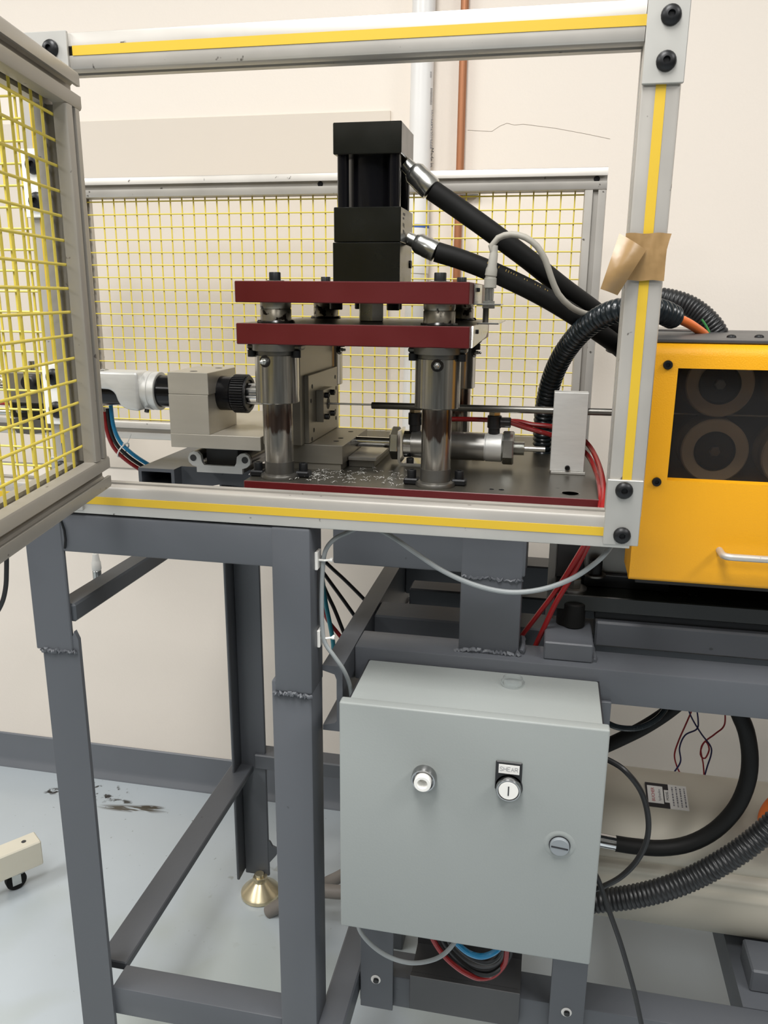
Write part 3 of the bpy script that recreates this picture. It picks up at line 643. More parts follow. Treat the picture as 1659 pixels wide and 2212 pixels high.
part(h2, 'printed_marks', mk, 'hose_print', kind='stuff')

# ---- proximity sensor
sn = thing('proximity_sensor', 'silver barrel sensor with grey plug on a bracket beside the red plates', 'sensor', (-0.0955, 1.262, 1.463))
SX, SYY = -0.0955, 1.262
part(sn, 'plunger', MB().cyl((SX-0.004, SYY, 1.4636), (SX-0.004, SYY, 1.489), 0.0045, n=14), 'steel_dark')
part(sn, 'lock_nut', MB().hexa((SX, SYY, 1.4835), (SX, SYY, 1.4880), 0.0105, bev=0.0006), 'zinc')
part(sn, 'lock_nut', MB().hexa((SX, SYY, 1.4905), (SX, SYY, 1.4945), 0.0100, bev=0.0006), 'zinc')
part(sn, 'barrel', MB().cyl((SX, SYY, 1.4945), (SX, SYY, 1.513), 0.0068, n=20, bev=0.0008), 'zinc')
part(sn, 'knurled_nut', MB().cyl((SX+0.001, SYY, 1.513), (SX+0.001, SYY, 1.528), 0.0092, n=24, bev=0.001), 'plastic_grey')
part(sn, 'plug', MB().lathe((SX+0.001, SYY, 1.528), (0.1, 0, 1), [(0, 0), (0.0078, 0), (0.0078, 0.002), (0.0090, 0.003), (0.0086, 0.012), (0.0070, 0.016), (0.0062, 0.034), (0.0052, 0.036), (0.0052, 0.040), (0.0044, 0.046), (0, 0.046)], 18), 'plastic_grey')
c0 = Vector((SX+0.0055, SYY, 1.572))
CB = [c0-Vector((0.001, 0, 0.012)), at(1061, 532, SYY), at(1076, 514, SYY), at(1105, 506, 1.258), at(1135, 513, 1.255), at(1160, 532, 1.255), at(1178, 562, 1.258), at(1190, 598, 1.262), at(1206, 635, 1.27), at(1232, 662, 1.285), at(1262, 677, 1.315), at(1295, 684, 1.345), at(1320, 692, 1.352)]
part(sn, 'cable', MB().tube(CB, 0.0046, n=12), 'cable_beige')

# ---- shear die tooling block in the press
dt = thing('shear_die', 'grey ground steel die block tower between the press columns', 'tool', (-0.36, 1.32, 1.23))
part(dt, 'foot_block', MB().box(-0.420, -0.3142, 1.23, 1.409, 1.2405, 1.2708, 0.0008).box(-0.415, -0.3175, 1.232, 1.408, 1.2302, 1.2405), 'steel_block')
part(dt, 'tower', MB().box(-0.44, -0.3775, 1.215, 1.405, 1.2708, 1.4270, 0.0008), 'steel_block')
fp = part(dt, 'face_plate', MB().box(-0.3775, -0.3700, 1.235, 1.412, 1.2712, 1.379, 0.0006), 'steel_block')
for y, z in ((1.255, 1.360), (1.398, 1.362), (1.247, 1.338), (1.404, 1.342), (1.262, 1.289), (1.398, 1.302), (1.402, 1.289), (1.250, 1.276)):
    part(fp, 'screw_hole', MB().cyl((-0.3702, y, z), (-0.3696, y, z), 0.0036, n=14), 'dark_void')
bb = part(dt, 'bush_block', MB().box(-0.3700, -0.3575, 1.276, 1.335, 1.300, 1.352, 0.0006), 'steel_block')
for y, z in ((1.287, 1.343), (1.322, 1.344), (1.287, 1.308), (1.322, 1.309)):
    part(bb, 'socket_bolt', socket_bolt((-0.3575, y, z), (1, 0, 0), 0.0046, 0.007), 'black_oxide')
part(bb, 'wire_bore', MB().cyl((-0.3577, 1.305, 1.3275), (-0.3571, 1.305, 1.3275), 0.0095, n=22), 'dark_void')
for y in (1.27, 1.30, 1.37): 
    part(dt, 'screw_hole', MB().cyl((-0.335, y, 1.2704), (-0.335, y, 1.2711), 0.0045, n=16), 'dark_void')
sp = thing('steel_shim', 'stepped flat steel plate lying on the press base', 'plate', (-0.29, 1.35, 1.23))
part(sp, 'lower_block', MB().box(-0.3135, -0.2710, 1.268, 1.455, 1.2302, 1.2415, 0.0005), 'steel_dark')
part(sp, 'upper_plate', MB().box(-0.3135, -0.2665, 1.262, 1.462, 1.2415, 1.2475, 0.001), 'steel')

# ---- air cylinder along X
AY, AZ = 1.325, 1.2622
ac = thing('air_cylinder', 'polished round air cylinder lying behind the front right column', 'cylinder', (-0.14, AY, 1.23))
def cx_(x0, x1, r, n=32, bev=0.0): return MB().cyl((x0, AY, AZ), (x1, AY, AZ), r, n=n, bev=bev)
part(ac, 'barrel', cx_(-0.218, -0.0975, 0.0232, 40), 'steel')
part(ac, 'end_cap', MB().lathe((-0.0975, AY, AZ), (1, 0, 0), [(0.0225, 0), (0.0225, 0.002), (0.0236, 0.0025), (0.0236, 0.0275), (0.0225, 0.0285), (0, 0.0285)], 40), 'alu_raw')
part(ac, 'end_cap', MB().lathe((-0.231, AY, AZ), (1, 0, 0), [(0, 0), (0.0225, 0), (0.0236, 0.001), (0.0236, 0.013), (0.0225, 0.0135)], 40), 'chrome')
part(ac, 'hex_nut', MB().hexa((-0.0685, AY, AZ), (-0.0500, AY, AZ), 0.0275, rot=0.45, bev=0.002), 'zinc')
part(ac, 'hex_nut', MB().hexa((-0.2535, AY, AZ), (-0.2385, AY, AZ), 0.0275, rot=0.35, bev=0.002), 'zinc')
part(ac, 'thread', MB().tube([(-0.0500, AY, AZ), (-0.0335, AY, AZ)], 0.0118, n=24, step=0.0003, rf=lambda a: 0.0118-0.0012*(0.5-0.5*math.cos(2*math.pi*a/0.0018))), 'zinc')
part(ac, 'tail_rod', cx_(-0.0335, 0.0, 0.0045, 14), 'steel')
part(ac, 'piston_rod', MB().cyl((-0.3140, AY, AZ), (-0.2535, AY, AZ), 0.0088, n=24), 'chrome')
part(ac, 'mount_bracket', MB().prism([(-0.2385, 1.2865), (-0.2345, 1.2865), (-0.2345, 1.2380), (-0.2325, 1.2345), (-0.2285, 1.2335), (-0.195, 1.2335), (-0.195, 1.2302), (-0.2325, 1.2302), (-0.2370, 1.2335), (-0.2385, 1.2385)], 'y', 1.300, 1.350), 'chrome')
part(ac, 'bracket_bolt', socket_bolt((-0.2185, 1.307, 1.2335), (0, 0, 1), 0.0062, 0.008), 'black_oxide')
def fitting(x, right=True):
    f = part(ac, 'flow_fitting', MB().cyl((x, AY, AZ+0.0225), (x, AY, AZ+0.032), 0.0095, n=18).cyl((x, AY, AZ+0.032), (x, AY, AZ+0.0525), 0.0115, n=18, bev=0.001), ['plastic_black'])
    part(f, 'lock_nut', MB().hexa((x, AY, AZ+0.0525), (x, AY, AZ+0.0585), 0.0100, bev=0.0008), 'brass')
    part(f, 'adjust_knob', MB().cyl((x, AY, AZ+0.0585), (x, AY, AZ+0.064), 0.0045, n=12).cyl((x, AY, AZ+0.064), (x, AY, AZ+0.0665), 0.008, n=16), 'plastic_black')
    part(f, 'tube_socket', MB().cyl((x+0.009, AY, AZ+0.0415), (x+0.0265, AY, AZ+0.0415), 0.0085, n=18, bev=0.001), 'plastic_black')
fitting(-0.0835); fitting(-0.214)
TZ = AZ+0.0415
g = 'red air tubes on the press'
def cable(name, label, cat, pts, r, m, group=None, n=10):
    return solo(name, MB().tube(pts, r, n=n, step=0.004), m, label, cat, group)
cable('air_tube', 'red air tube running from the front column to the right cylinder fitting', 'tube', [(-0.190, AY, TZ), (-0.14, AY+0.012, TZ+0.001), (-0.10, AY+0.016, TZ+0.001), (-0.075, AY+0.016, TZ), (-0.045, AY+0.013, TZ+0.0005), at(1150, 917, 1.335), at(1195, 922, 1.335), at(1240, 936, 1.34), at(1272, 962, 1.34), at(1292, 1000, 1.28), at(1303, 1045, 1.18), at(1302, 1090, 1.12), at(1285, 1140, 1.11), at(1255, 1190, 1.13), at(1205, 1270, 1.18), at(1160, 1330, 1.20), at(1118, 1385, 1.215), at(1100, 1410, 1.22)], 0.0040, 'tube_red', 'red air tubes on the press')
cable('air_tube', 'red air tube leaving the right black cylinder fitting', 'tube', [(-0.058, AY, TZ), at(1140, 925, AY), at(1165, 932, 1.325), at(1195, 941, 1.33), at(1240, 960, 1.335), at(1270, 984, 1.33), at(1288, 1020, 1.27), at(1297, 1060, 1.16), at(1297, 1095, 1.125), at(1285, 1140, 1.12), at(1268, 1182, 1.13), at(1235, 1245, 1.16), at(1202, 1300, 1.18), at(1178, 1350, 1.19), at(1157, 1395, 1.20), at(1150, 1420, 1.20)], 0.0040, 'tube_red', 'red air tubes on the press')

# ---- aluminium guide block, feed tube and wire
gb = thing('guide_block', 'tall milled aluminium block standing on the right of the press base', 'block', (0.036, 1.305, 1.23))
part(gb, 'block_body', MB().box(0.0090, 0.0615, 1.292, 1.320, 1.2345, 1.3585, 0.0008), 'alu_raw')
part(gb, 'base_shim', MB().box(0.0105, 0.0640, 1.289, 1.322, 1.2302, 1.2345, 0.0005), 'alu_plate')
part(gb, 'socket_bolt', socket_bolt((0.036, 1.292, 1.2405), (0, -1, 0), 0.0040, 0.005), 'black_oxide')
solo('feed_tube', MB().lathe((-0.2835, 1.305, 1.3265), (0.6, 0, 0.0035), [(0.0022, 0), (0.0050, 0), (0.0056, 0.001), (0.0056, 0.45), (0.0035, 0.45)], 20), 'steel_dark', 'long straight steel tube passing through the aluminium guide block', 'tube')
solo('feed_wire', MB().cyl((-0.3575, 1.305, 1.3273), (0.75, 1.305, 1.3330), 0.0016, n=10), 'steel', 'straight thin steel wire entering the bore of the die block', 'wire')

# ================================================================== LEFT SLIDE, TOOL BLOCK AND SPINDLE
sd = thing('slide_rail', 'dark slide with two round rails and an aluminium end profile', 'slide', (-0.553, 1.45, 1.2))
pr = [(-0.595, 1.2002), (-0.511, 1.2002), (-0.511, 1.2095), (-0.5035, 1.2115), (-0.497, 1.2175), (-0.4955, 1.225), (-0.499, 1.233), (-0.506, 1.2368), (-0.514, 1.2355), (-0.520, 1.2300), (-0.5215, 1.2190), (-0.525, 1.2130), (-0.581, 1.2130), (-0.585, 1.2190), (-0.5865, 1.2300), (-0.592, 1.2355), (-0.600, 1.2368), (-0.607, 1.233), (-0.6105, 1.225), (-0.609, 1.2175), (-0.6025, 1.2115), (-0.595, 1.2095)]
part(sd, 'end_profile', MB().prism(pr, 'y', 1.300, 1.308), 'alu_raw')
part(sd, 'body', MB().box(-0.594, -0.512, 1.308, 1.60, 1.2002, 1.2125), 'steel_dark')
for x in (-0.6005, -0.5055):
    part(sd, 'round_rail', MB().cyl((x, 1.308, 1.2255), (x, 1.60, 1.2255), 0.0105, n=22), 'steel_dark')
    part(sd, 'rail_bore', MB().cyl((x, 1.2994, 1.2252), (x, 1.3002, 1.2252), 0.0058, n=18), 'dark_void')
tb = thing('tool_block', 'split ground steel bearing block on an L shaped steel plate', 'block', (-0.55, 1.32, 1.2125))
part(tb, 'carriage', MB().box(-0.582, -0.524, 1.315, 1.55, 1.2127, 1.2525), 'dark_void')
part(tb, 'plate', MB().box(-0.6160, -0.4575, 1.250, 1.55, 1.2525, 1.2755, 0.0007), 'steel_bright')
part(tb, 'lower_half', MB().box(-0.6158, -0.5462, 1.2502, 1.372, 1.2755, 1.3408, 0.0006), 'steel_bright')
part(tb, 'upper_half', MB().box(-0.6155, -0.5450, 1.2502, 1.372, 1.3414, 1.3770, 0.0006), 'steel_bright')
for x, y in ((-0.58, 1.275), (-0.565, 1.345)):
    part(tb, 'bolt_hole', MB().cyl((x, y, 1.3766), (x, y, 1.3773), 0.0062, n=18), 'dark_void')
part(tb, 'eye_bolt', MB().tube([Vector((-0.485+0.010*math.cos(t*0.5236), 1.40, 1.287+0.010*math.sin(t*0.5236))) for t in range(13)], 0.003, n=8, smooth=False), 'zinc')
QY, QZ = 1.308, 1.3385
sq = thing('spindle', 'black round spindle with ribbed end nut passing through the steel block', 'spindle', (-0.6, QY, QZ))
def qx(x0, x1, r, n=32, bev=0.0): return MB().cyl((x0, QY, QZ), (x1, QY, QZ), r, n=n, bev=bev)
part(sq, 'rear_tube', qx(-0.86, -0.6158, 0.0272, 40), 'black_gloss')
part(sq, 'front_sleeve', MB().lathe((-0.5460, QY, QZ), (1, 0, 0), [(0.029, 0), (0.029, 0.0225), (0.0278, 0.023), (0.0278, 0.0242), (0.029, 0.0247), (0.029, 0.028), (0, 0.028)], 40), 'black_gloss')
kn = MB(); V = []; F = []; nt_ = 44
for x in (-0.5200, -0.4980):
    for k in range(nt_*4):
        r = 0.0325 if (k % 4) in (0, 1) else 0.0295; t = 2*math.pi*k/(nt_*4); V.append((x, QY+r*math.cos(t), QZ+r*math.sin(t)))
m_ = nt_*4
for k in range(m_): F.append([k, (k+1) % m_, m_+(k+1) % m_, m_+k])
F.append(list(range(m_))[::-1]); F.append(list(range(m_, 2*m_))); kn.add(V, F)
part(sq, 'ribbed_nut', kn, 'plastic_black', ang=20)
part(sq, 'nut_lip', MB().lathe((-0.4981, QY, QZ), (1, 0, 0), [(0.029, 0), (0.029, 0.003), (0.024, 0.003), (0.022, -0.004), (0, -0.004)], 36), 'plastic_black')
part(sq, 'shaft', qx(-0.499, -0.448, 0.0172, 28), 'chrome')
for k in range(8):
    t = 2*math.pi*k/8+0.2
    part(sq, 'spline_key', MB().cyl((-0.4975, QY+0.0165*math.cos(t), QZ+0.0165*math.sin(t)), (-0.449, QY+0.0165*math.cos(t), QZ+0.0165*math.sin(t)), 0.0022, n=8), 'steel')
lk = part(sq, 'clamp_collar', MB().lathe((-0.682, QY, QZ), (1, 0, 0), [(0.0275, 0), (0.0325, 0), (0.033, 0.001), (0.033, 0.0115), (0.0318, 0.0125), (0.0318, 0.0145), (0.033, 0.0155), (0.033, 0.0245), (0.032, 0.0255), (0.0275, 0.0255)], 40), 'alu_raw')
arm = [(-0.757, 1.3725), (-0.682, 1.3725), (-0.682, 1.3065), (-0.704, 1.3085), (-0.716, 1.314), (-0.722, 1.324), (-0.726, 1.336), (-0.735, 1.342), (-0.757, 1.343)]
bmx = bmesh.new()
for yy in (1.272, 1.322): [bmx.verts.new((x, yy, z)) for x, z in arm]
bmx.verts.ensure_lookup_table(); na = len(arm)
for k in range(na): bmx.faces.new([bmx.verts[k], bmx.verts[(k+1) % na], bmx.verts[na+(k+1) % na], bmx.verts[na+k]])
bmx.faces.new([bmx.verts[k] for k in range(na)][::-1]); bmx.faces.new([bmx.verts[na+k] for k in range(na)])
bmesh.ops.recalc_face_normals(bmx, faces=bmx.faces[:])
bmesh.ops.bevel(bmx, geom=[e for e in bmx.edges], offset=0.005, segments=3, affect='EDGES', profile=0.5)
part(sq, 'clamp_arm', MB().bm(bmx), 'alu_raw', ang=50)
part(sq, 'side_rod', MB().cyl((-0.86, 1.292, 1.358), (-0.755, 1.292, 1.358), 0.0142, n=28), 'alu_raw')
part(sq, 'rod_collar', MB().lathe((-0.7565, 1.292, 1.358), (1, 0, 0), [(0.0145, 0), (0.0172, 0), (0.0178, 0.003), (0.0172, 0.008), (0.0145, 0.008)], 28), 'zinc')
part(sq, 'grub_screw', MB().cyl((-0.675, 1.287, 1.3085), (-0.675, 1.285, 1.304), 0.004, n=12), 'black_oxide')

gp_ = thing('pneumatic_gripper', 'tan steel gripper block with black fittings seen through the door mesh', 'gripper', (-0.91, 1.31, 1.25))
part(gp_, 'upper_block', MB().box(-0.945, -0.862, 1.285, 1.345, 1.312, 1.3650, 0.001), 'steel_block')
part(gp_, 'lower_block', MB().box(-0.940, -0.862, 1.285, 1.345, 1.286, 1.312, 0.001), 'black_paint')
part(gp_, 'wedge', MB().prism([(-0.945, 1.283), (-0.862, 1.283), (-0.862, 1.262), (-0.905, 1.256), (-0.930, 1.258)], 'y', 1.285, 1.345), 'steel_dark')
part(gp_, 'black_knob', MB().cyl((-0.884, 1.286, 1.350), (-0.884, 1.262, 1.350), 0.013, n=24, bev=0.002), 'plastic_black')
part(gp_, 'side_screw', MB().cyl((-0.915, 1.286, 1.30), (-0.915, 1.276, 1.30), 0.006, n=14), 'zinc')
part(gp_, 'brass_fitting', MB().hexa((-0.962, 1.31, 1.349), (-0.945, 1.31, 1.349), 0.0085).cyl((-0.972, 1.31, 1.349), (-0.962, 1.31, 1.349), 0.006, n=14), 'brass')
part(gp_, 'black_elbow', MB().tube([(-0.972, 1.31, 1.349), (-1.0, 1.31, 1.352), (-1.04, 1.31, 1.365), (-1.10, 1.31, 1.37)], 0.008, n=12), 'plastic_black')
part(gp_, 'guide_rod', MB().cyl((-1.20, 1.315, 1.335), (-0.945, 1.315, 1.335), 0.0055, n=14), 'zinc')
part(gp_, 'guide_rod', MB().cyl((-1.20, 1.315, 1.290), (-0.940, 1.315, 1.290), 0.0045, n=14), 'zinc')
part(gp_, 'stop_screw', MB().cyl((-0.895, 1.30, 1.365), (-0.895, 1.30, 1.385), 0.007, n=16, bev=0.001), 'chrome')
cable('air_tube', 'thin red air tube ending at the tan gripper block behind the mesh', 'tube', [(-1.10, 1.29, 1.335), (-1.03, 1.285, 1.322), (-0.98, 1.285, 1.311), (-0.936, 1.292, 1.308)], 0.0028, 'tube_red')

# tubes strapped together left of the slide
def run3(off, name, label, m, r):
    P = [(232, 880), (238, 925), (252, 958), (275, 982), (305, 1003), (340, 1022), (375, 1036), (415, 1052), (470, 1085)]
    Ys = [1.33, 1.33, 1.34, 1.35, 1.37, 1.40, 1.42, 1.44, 1.46]
    pts = [at(x+off[0], y+off[1], yy) for (x, y), yy in zip(P, Ys)]
    return cable(name, label, 'tube', pts, r*0.88, m, 'strapped air tubes')
run3((7, -5), 'air_tube', 'blue air tube, topmost of the strapped bundle left of the slide', 'tube_blue', 0.0042)
run3((0, 2), 'air_tube', 'black air tube in the middle of the strapped bundle left of the slide', 'cable_black', 0.0040)
run3((-6, 9), 'air_tube', 'red air tube, lowest of the strapped bundle left of the slide', 'tube_red', 0.0042)
zt = at(266, 972, 1.345)
solo('zip_tie', MB().tube([zt+Vector((0.011*math.cos(t*0.5236)*0.8+0.004*math.sin(t*0.5236), 0.008*math.sin(t*0.5236), 0.013*math.cos(t*0.5236))) for t in range(13)], 0.0014, n=6, smooth=False).tube([zt+Vector((0.004, -0.006, 0.012)), at(276, 955, 1.338), at(283, 938, 1.335)], 0.0010, n=6), 'plastic_white',
     'white zip tie with a loose tail around the blue, black and red tubes', 'zip tie')

# ================================================================== METAL SHAVINGS
mb = MB()
def curl(p, s):
    a = random.uniform(0, 6.28); k = random.choice((2, 3, 4)); pts = []
    rad = s*random.uniform(0.25, 0.6)
    for i in range(k*3):
        t = i*0.7; pts.append(Vector((p.x+math.cos(a)*i*s*0.18+math.cos(t)*rad*0.4, p.y+math.sin(a)*i*s*0.18, 1.2312+abs(math.sin(t))*rad*0.7)))
    mb.tube(pts, 0.00032, n=4, smooth=False)
for k in range(120):
    q = at(random.gauss(690, 50), random.gauss(1024, 9), Z=1.231)
    if 1.14 < q.y < 1.225: curl(q, random.uniform(0.003, 0.007))
for k in range(70):
    q = at(random.uniform(740, 895), random.uniform(1008, 1050), Z=1.231)
    if 1.14 < q.y < 1.26: curl(q, random.uniform(0.003, 0.008))
for k in range(22):
    q = at(random.uniform(790, 860), random.uniform(928, 950), Z=1.231); curl(q, 0.004)
solo('metal_shavings', mb, 'shaving', 'bright curled metal shavings scattered on the dark press base', 'shavings', kind='stuff')

# ================================================================== YELLOW STRAIGHTENING MACHINE
ym = thing('wire_straightener', 'yellow guarded machine with smoked window and rollers at the right', 'machine', (0.40, 1.3, 1.035))
YX0, YX1 = 0.1272, 0.80
Z0, Z1, yF = 1.113, 1.4432, 1.14
def yprof(z0, z1, rt, rb):
    p = []
    if rb: p += [(yF+0.02, z0)]+[(yF+rb-rb*math.sin(t*math.pi/8), z0+rb-rb*math.cos(t*math.pi/8)) for t in range(5)]
    else: p += [(yF+0.02, z0), (yF, z0)]
    if rt: p += [(yF+rt-rt*math.cos(t*math.pi/10), z1-rt+rt*math.sin(t*math.pi/10)) for t in range(6)]+[(yF+0.02, z1)]
    else: p += [(yF, z1), (yF+0.02, z1)]
    return p
WX0, WX1, WZ0, WZ1 = 0.1658, 0.70, 1.2600, 1.4115
gd_ = MB()
gd_.prism(yprof(Z0, Z1, 0.016, 0.006), 'x', YX0, WX0).prism(yprof(Z0, Z1, 0.016, 0.006), 'x', WX1, YX1)
gd_.prism(yprof(Z0, WZ0, 0, 0.006), 'x', WX0, WX1).prism(yprof(WZ1, Z1, 0.016, 0), 'x', WX0, WX1)
gd_.box(YX0, YX0+0.006, yF+0.019, 1.22, Z0+0.002, Z1-0.001)
hs = part(ym, 'guard_housing', gd_, 'yellow_guard')
part(ym, 'window_pane', MB().box(WX0-0.006, WX1+0.006, yF+0.0205, yF+0.0245, WZ0-0.006, WZ1+0.006), 'window', label='smoked clear window')
for bz in (1.4155, 1.2575): part(hs, 'bolt', MB().lathe((0.1522, yF, bz), (0, -1, 0), [(0.0062, 0), (0.0062, 0.003), (0.0055, 0.004), (0.003, 0.004), (0.003, 0.0015), (0, 0.0015)], 18), 'black_oxide')
hp = [(0.2435, yF, 1.1655), (0.2435, yF-0.018, 1.1655), (0.2440, yF-0.024, 1.1655), (0.2475, yF-0.0285, 1.1655), (0.2530, yF-0.030, 1.1655), (0.30, yF-0.030, 1.1655), (0.40, yF-0.030, 1.1655), (0.405, yF-0.0285, 1.1655), (0.4085, yF-0.024, 1.1655), (0.409, yF, 1.1655)]
part(hs, 'handle', MB().tube(hp, 0.0048, n=14, step=0.003), 'alu', label='pale metal bent bar handle')
part(ym, 'top_plate', MB().box(0.120, YX1, yF+0.012, 1.53, Z1+0.0005, Z1+0.0050, 0.001), 'sheet_dark')
part(ym, 'top_lip', MB().box(0.120, 0.262, 1.44, 1.56, Z1+0.0052, Z1+0.0085, 0.001), 'steel')
for px in (1580, 1640):
    q = at(px, 729, Z=Z1+0.005); part(ym, 'top_bolt', button_bolt((q.x, q.y, Z1+0.005), (0, 0, 1), 0.0065, 0.004), 'black_oxide')
part(ym, 'back_casing', MB().box(0.135, YX1, 1.335, 1.53, 1.065, Z1), 'dark_void')
part(ym, 'side_casing', MB().box(0.1335, 0.140, 1.225, 1.335, 1.12, Z1), 'dark_void')
part(ym, 'floor_casing', MB().box(0.14, YX1, 1.17, 1.335, 1.10, 1.118), 'dark_void')
for rx, rz in ((0.2450, 1.3795), (0.2480, 1.2805), (0.362, 1.385), (0.362, 1.276), (0.478, 1.3795), (0.478, 1.2805)):
    rr = 0.0482
    r_ = part(ym, 'roller', MB().lathe((rx, 1.270, rz), (0, 1, 0), [(0.0290, 0.001), (rr-0.002, 0), (rr, 0.002), (rr, 0.022), (rr-0.0025, 0.030), (rr-0.0025, 0.040), (rr, 0.046), (rr, 0.060), (0.02, 0.065)], 48), 'roller')
    part(r_, 'hub', MB().lathe((rx, 1.2695, rz), (0, 1, 0), [(0, 0.003), (0.0265, 0.003), (0.0290, 0.0), (0.0296, 0.0), (0.0296, 0.01), (0, 0.01)], 36), 'black_paint')
    part(r_, 'hub_bolt', MB().hexa((rx, 1.266, rz), (rx, 1.2725, rz), 0.0080, bev=0.0008), 'steel_dark')
part(ym, 'mount_plate', MB().box(0.028, YX1, 1.205, 1.56, 1.035, 1.0605, 0.0015), 'black_paint')
part(ym, 'mount_rail', MB().box(0.09, YX1, 1.217, 1.55, 1.0205, 1.035, 0.001), 'black_oxide')
part(ym, 'side_plate', MB().box(0.0725, 0.20, 1.262, 1.275, 1.0805, 1.196, 0.001), 'steel_dark')
part(ym, 'side_plate', MB().box(0.0725, 0.20, 1.25, 1.33, 1.0605, 1.0805, 0.001), 'black_oxide')
part(ym, 'end_post', MB().box(0.030, 0.0725, 1.285, 1.33, 1.0605, 1.196, 0.001), 'sheet_dark')
part(ym, 'end_bar', MB().box(0.0168, 0.029, 1.29, 1.33, 0.977, 1.196, 0.001), 'alu_plate')
q = at(1287, 1214, 1.25)
sb = part(ym, 'clamp_bolt', socket_bolt((q.x, 1.2490, 1.0805), (0, 0, 1), 0.0105, 0.024), 'black_oxide')
part(sb, 'washer', MB().cyl((q.x, 1.2490, 1.0795), (q.x, 1.2490, 1.0825), 0.0165, n=24), 'steel_dark')
mt = part(ym, 'rubber_mount', MB().cyl((0.0585, 1.212, 1.0076), (0.0585, 1.212, 1.047), 0.0172, n=28, bev=0.002).cyl((0.051, 1.222, 1.0076), (0.051, 1.222, 1.04), 0.0185, n=24), 'rubber')
part(mt, 'washer', MB().cyl((0.056, 1.235, 1.0603), (0.056, 1.235, 1.0630), 0.0205, n=32), 'steel')
part(mt, 'nut', MB().hexa((0.056, 1.235, 1.063), (0.056, 1.235, 1.078), 0.0120, bev=0.001).cyl((0.056, 1.235, 1.078), (0.056, 1.235, 1.085), 0.0075, n=16), 'steel_dark')

# ---- conduits and cables at the top of the yellow machine
solo('ribbed_conduit', MB().ribbed([at(1172, 978, 1.475), at(1173, 940, 1.473), at(1177, 885, 1.46), at(1190, 825, 1.43), at(1213, 772, 1.39), at(1250, 722, 1.34), at(1297, 686, 1.295), at(1345, 669, 1.265), at(1395, 667, 1.26), at(1430, 674, 1.275), at(1456, 686, 1.30)], 0.0180, 0.0088, 0.0026), 'conduit', 'glossy black ribbed conduit arching up from the press base', 'conduit')
solo('ribbed_conduit', MB().ribbed([at(1330, 760, 1.50), at(1345, 700, 1.49), at(1375, 660, 1.48), at(1410, 645, 1.47), at(1450, 648, 1.46), at(1490, 662, 1.455), at(1525, 688, 1.45), at(1550, 722, 1.45), at(1563, 770, 1.45)], 0.0178, 0.0058, 0.0018), 'conduit2', 'fine ribbed black conduit arching onto the yellow machine top', 'conduit')
cable('power_cable', 'orange cable leaving the black conduit above the yellow machine', 'cable', [at(1440, 680, 1.295), at(1462, 687, 1.305), at(1488, 699, 1.33), at(1508, 712, 1.36), at(1520, 721, 1.385), at(1524, 727, 1.395)], 0.0070, 'orange', n=14)
cable('earth_wire', 'thin green wire beside the orange cable on the yellow machine', 'wire', [at(1516, 690, 1.42), at(1526, 705, 1.42), at(1532, 718, 1.42), at(1536, 735, 1.42)], 0.0018, 'wire_green')

# ================================================================== CONTROL BOX
cb = thing('control_box', 'pale grey green steel control box with two buttons under the press', 'box', (-0.075, 1.04, 0.61))
part(cb, 'box_body', MB().box(-0.2450, 0.0955, 0.9800, 1.1185, 0.618, 0.9625, 0.003, 2), 'box_paint')
part(cb, 'seam', MB().box(-0.2465, -0.2448, 0.982, 1.1195, 0.9555, 0.9612).box(0.0953, 0.0970, 0.982, 1.1195, 0.9555, 0.9612).box(-0.2465, 0.0970, 1.1183, 1.120, 0.9555, 0.9612), 'ink')
part(cb, 'gasket', MB().box(-0.2465, 0.0970, 0.9770, 0.9805, 0.6165, 0.964), 'plastic_black')
dk = part(cb, 'door', MB().box(-0.2520, 0.1018, 0.9600, 0.9775, 0.6118, 0.9722, 0.0028, 3), 'box_paint')
by = 0.9600
# left button: chrome bezel, white tubular knob
bx, bz = -0.1335, 0.8755
b1 = part(dk, 'selector_button', MB().lathe((bx, by, bz), (0, -1, 0), [(0, 0), (0.0168, 0), (0.0168, 0.0115), (0.0160, 0.0130), (0.0142, 0.0130), (0.0138, 0.004), (0, 0.004)], 36), 'bezel', label='chrome ringed button with white hollow knob')
knob = MB(); V = []
part(dk, 'selector_knob', MB().lathe((bx, by-0.004, bz), (0, -1, 0), [(0, 0), (0.0116, 0), (0.0116, 0.0155), (0.0108, 0.0165), (0.0072, 0.0165), (0.0066, 0.0158), (0.0050, 0.004), (0, 0.004)], 32), 'plastic_white')
# right button with legend plate
bx, bz = -0.0208, 0.8755
lp = part(dk, 'legend_plate', MB().box(-0.0392, -0.0048, by-0.0022, by, 0.8700, 0.9125, 0.0012).cyl((bx, by, 0.8755), (bx, by-0.0022, 0.8755), 0.0180, n=36), 'plastic_black')
part(dk, 'legend_card', MB().box(-0.0352, -0.0082, by-0.0030, by-0.0021, 0.8955, 0.9082), 'label_white')
def strokes(word, x0, z0, w_, h, gap, y, r):
    G = {'S': [[(1, .85), (.75, 1), (.25, 1), (0, .8), (.2, .55), (.8, .45), (1, .2), (.75, 0), (.25, 0), (0, .15)]], 'H': [[(0, 0), (0, 1)], [(1, 0), (1, 1)], [(0, .5), (1, .5)]],
         'E': [[(1, 1), (0, 1), (0, 0), (1, 0)], [(0, .5), (.8, .5)]], 'A': [[(0, 0), (.5, 1), (1, 0)], [(.2, .4), (.8, .4)]], 'R': [[(0, 0), (0, 1), (.8, 1), (1, .78), (.8, .52), (0, .52)], [(.5, .52), (1, 0)]]}
    m = MB()
    for i, ch in enumerate(word):
        for st in G[ch]: m.tube([Vector((x0+i*(w_+gap)+p[0]*w_, y, z0+p[1]*h)) for p in st], r, n=5, smooth=False)
    return m
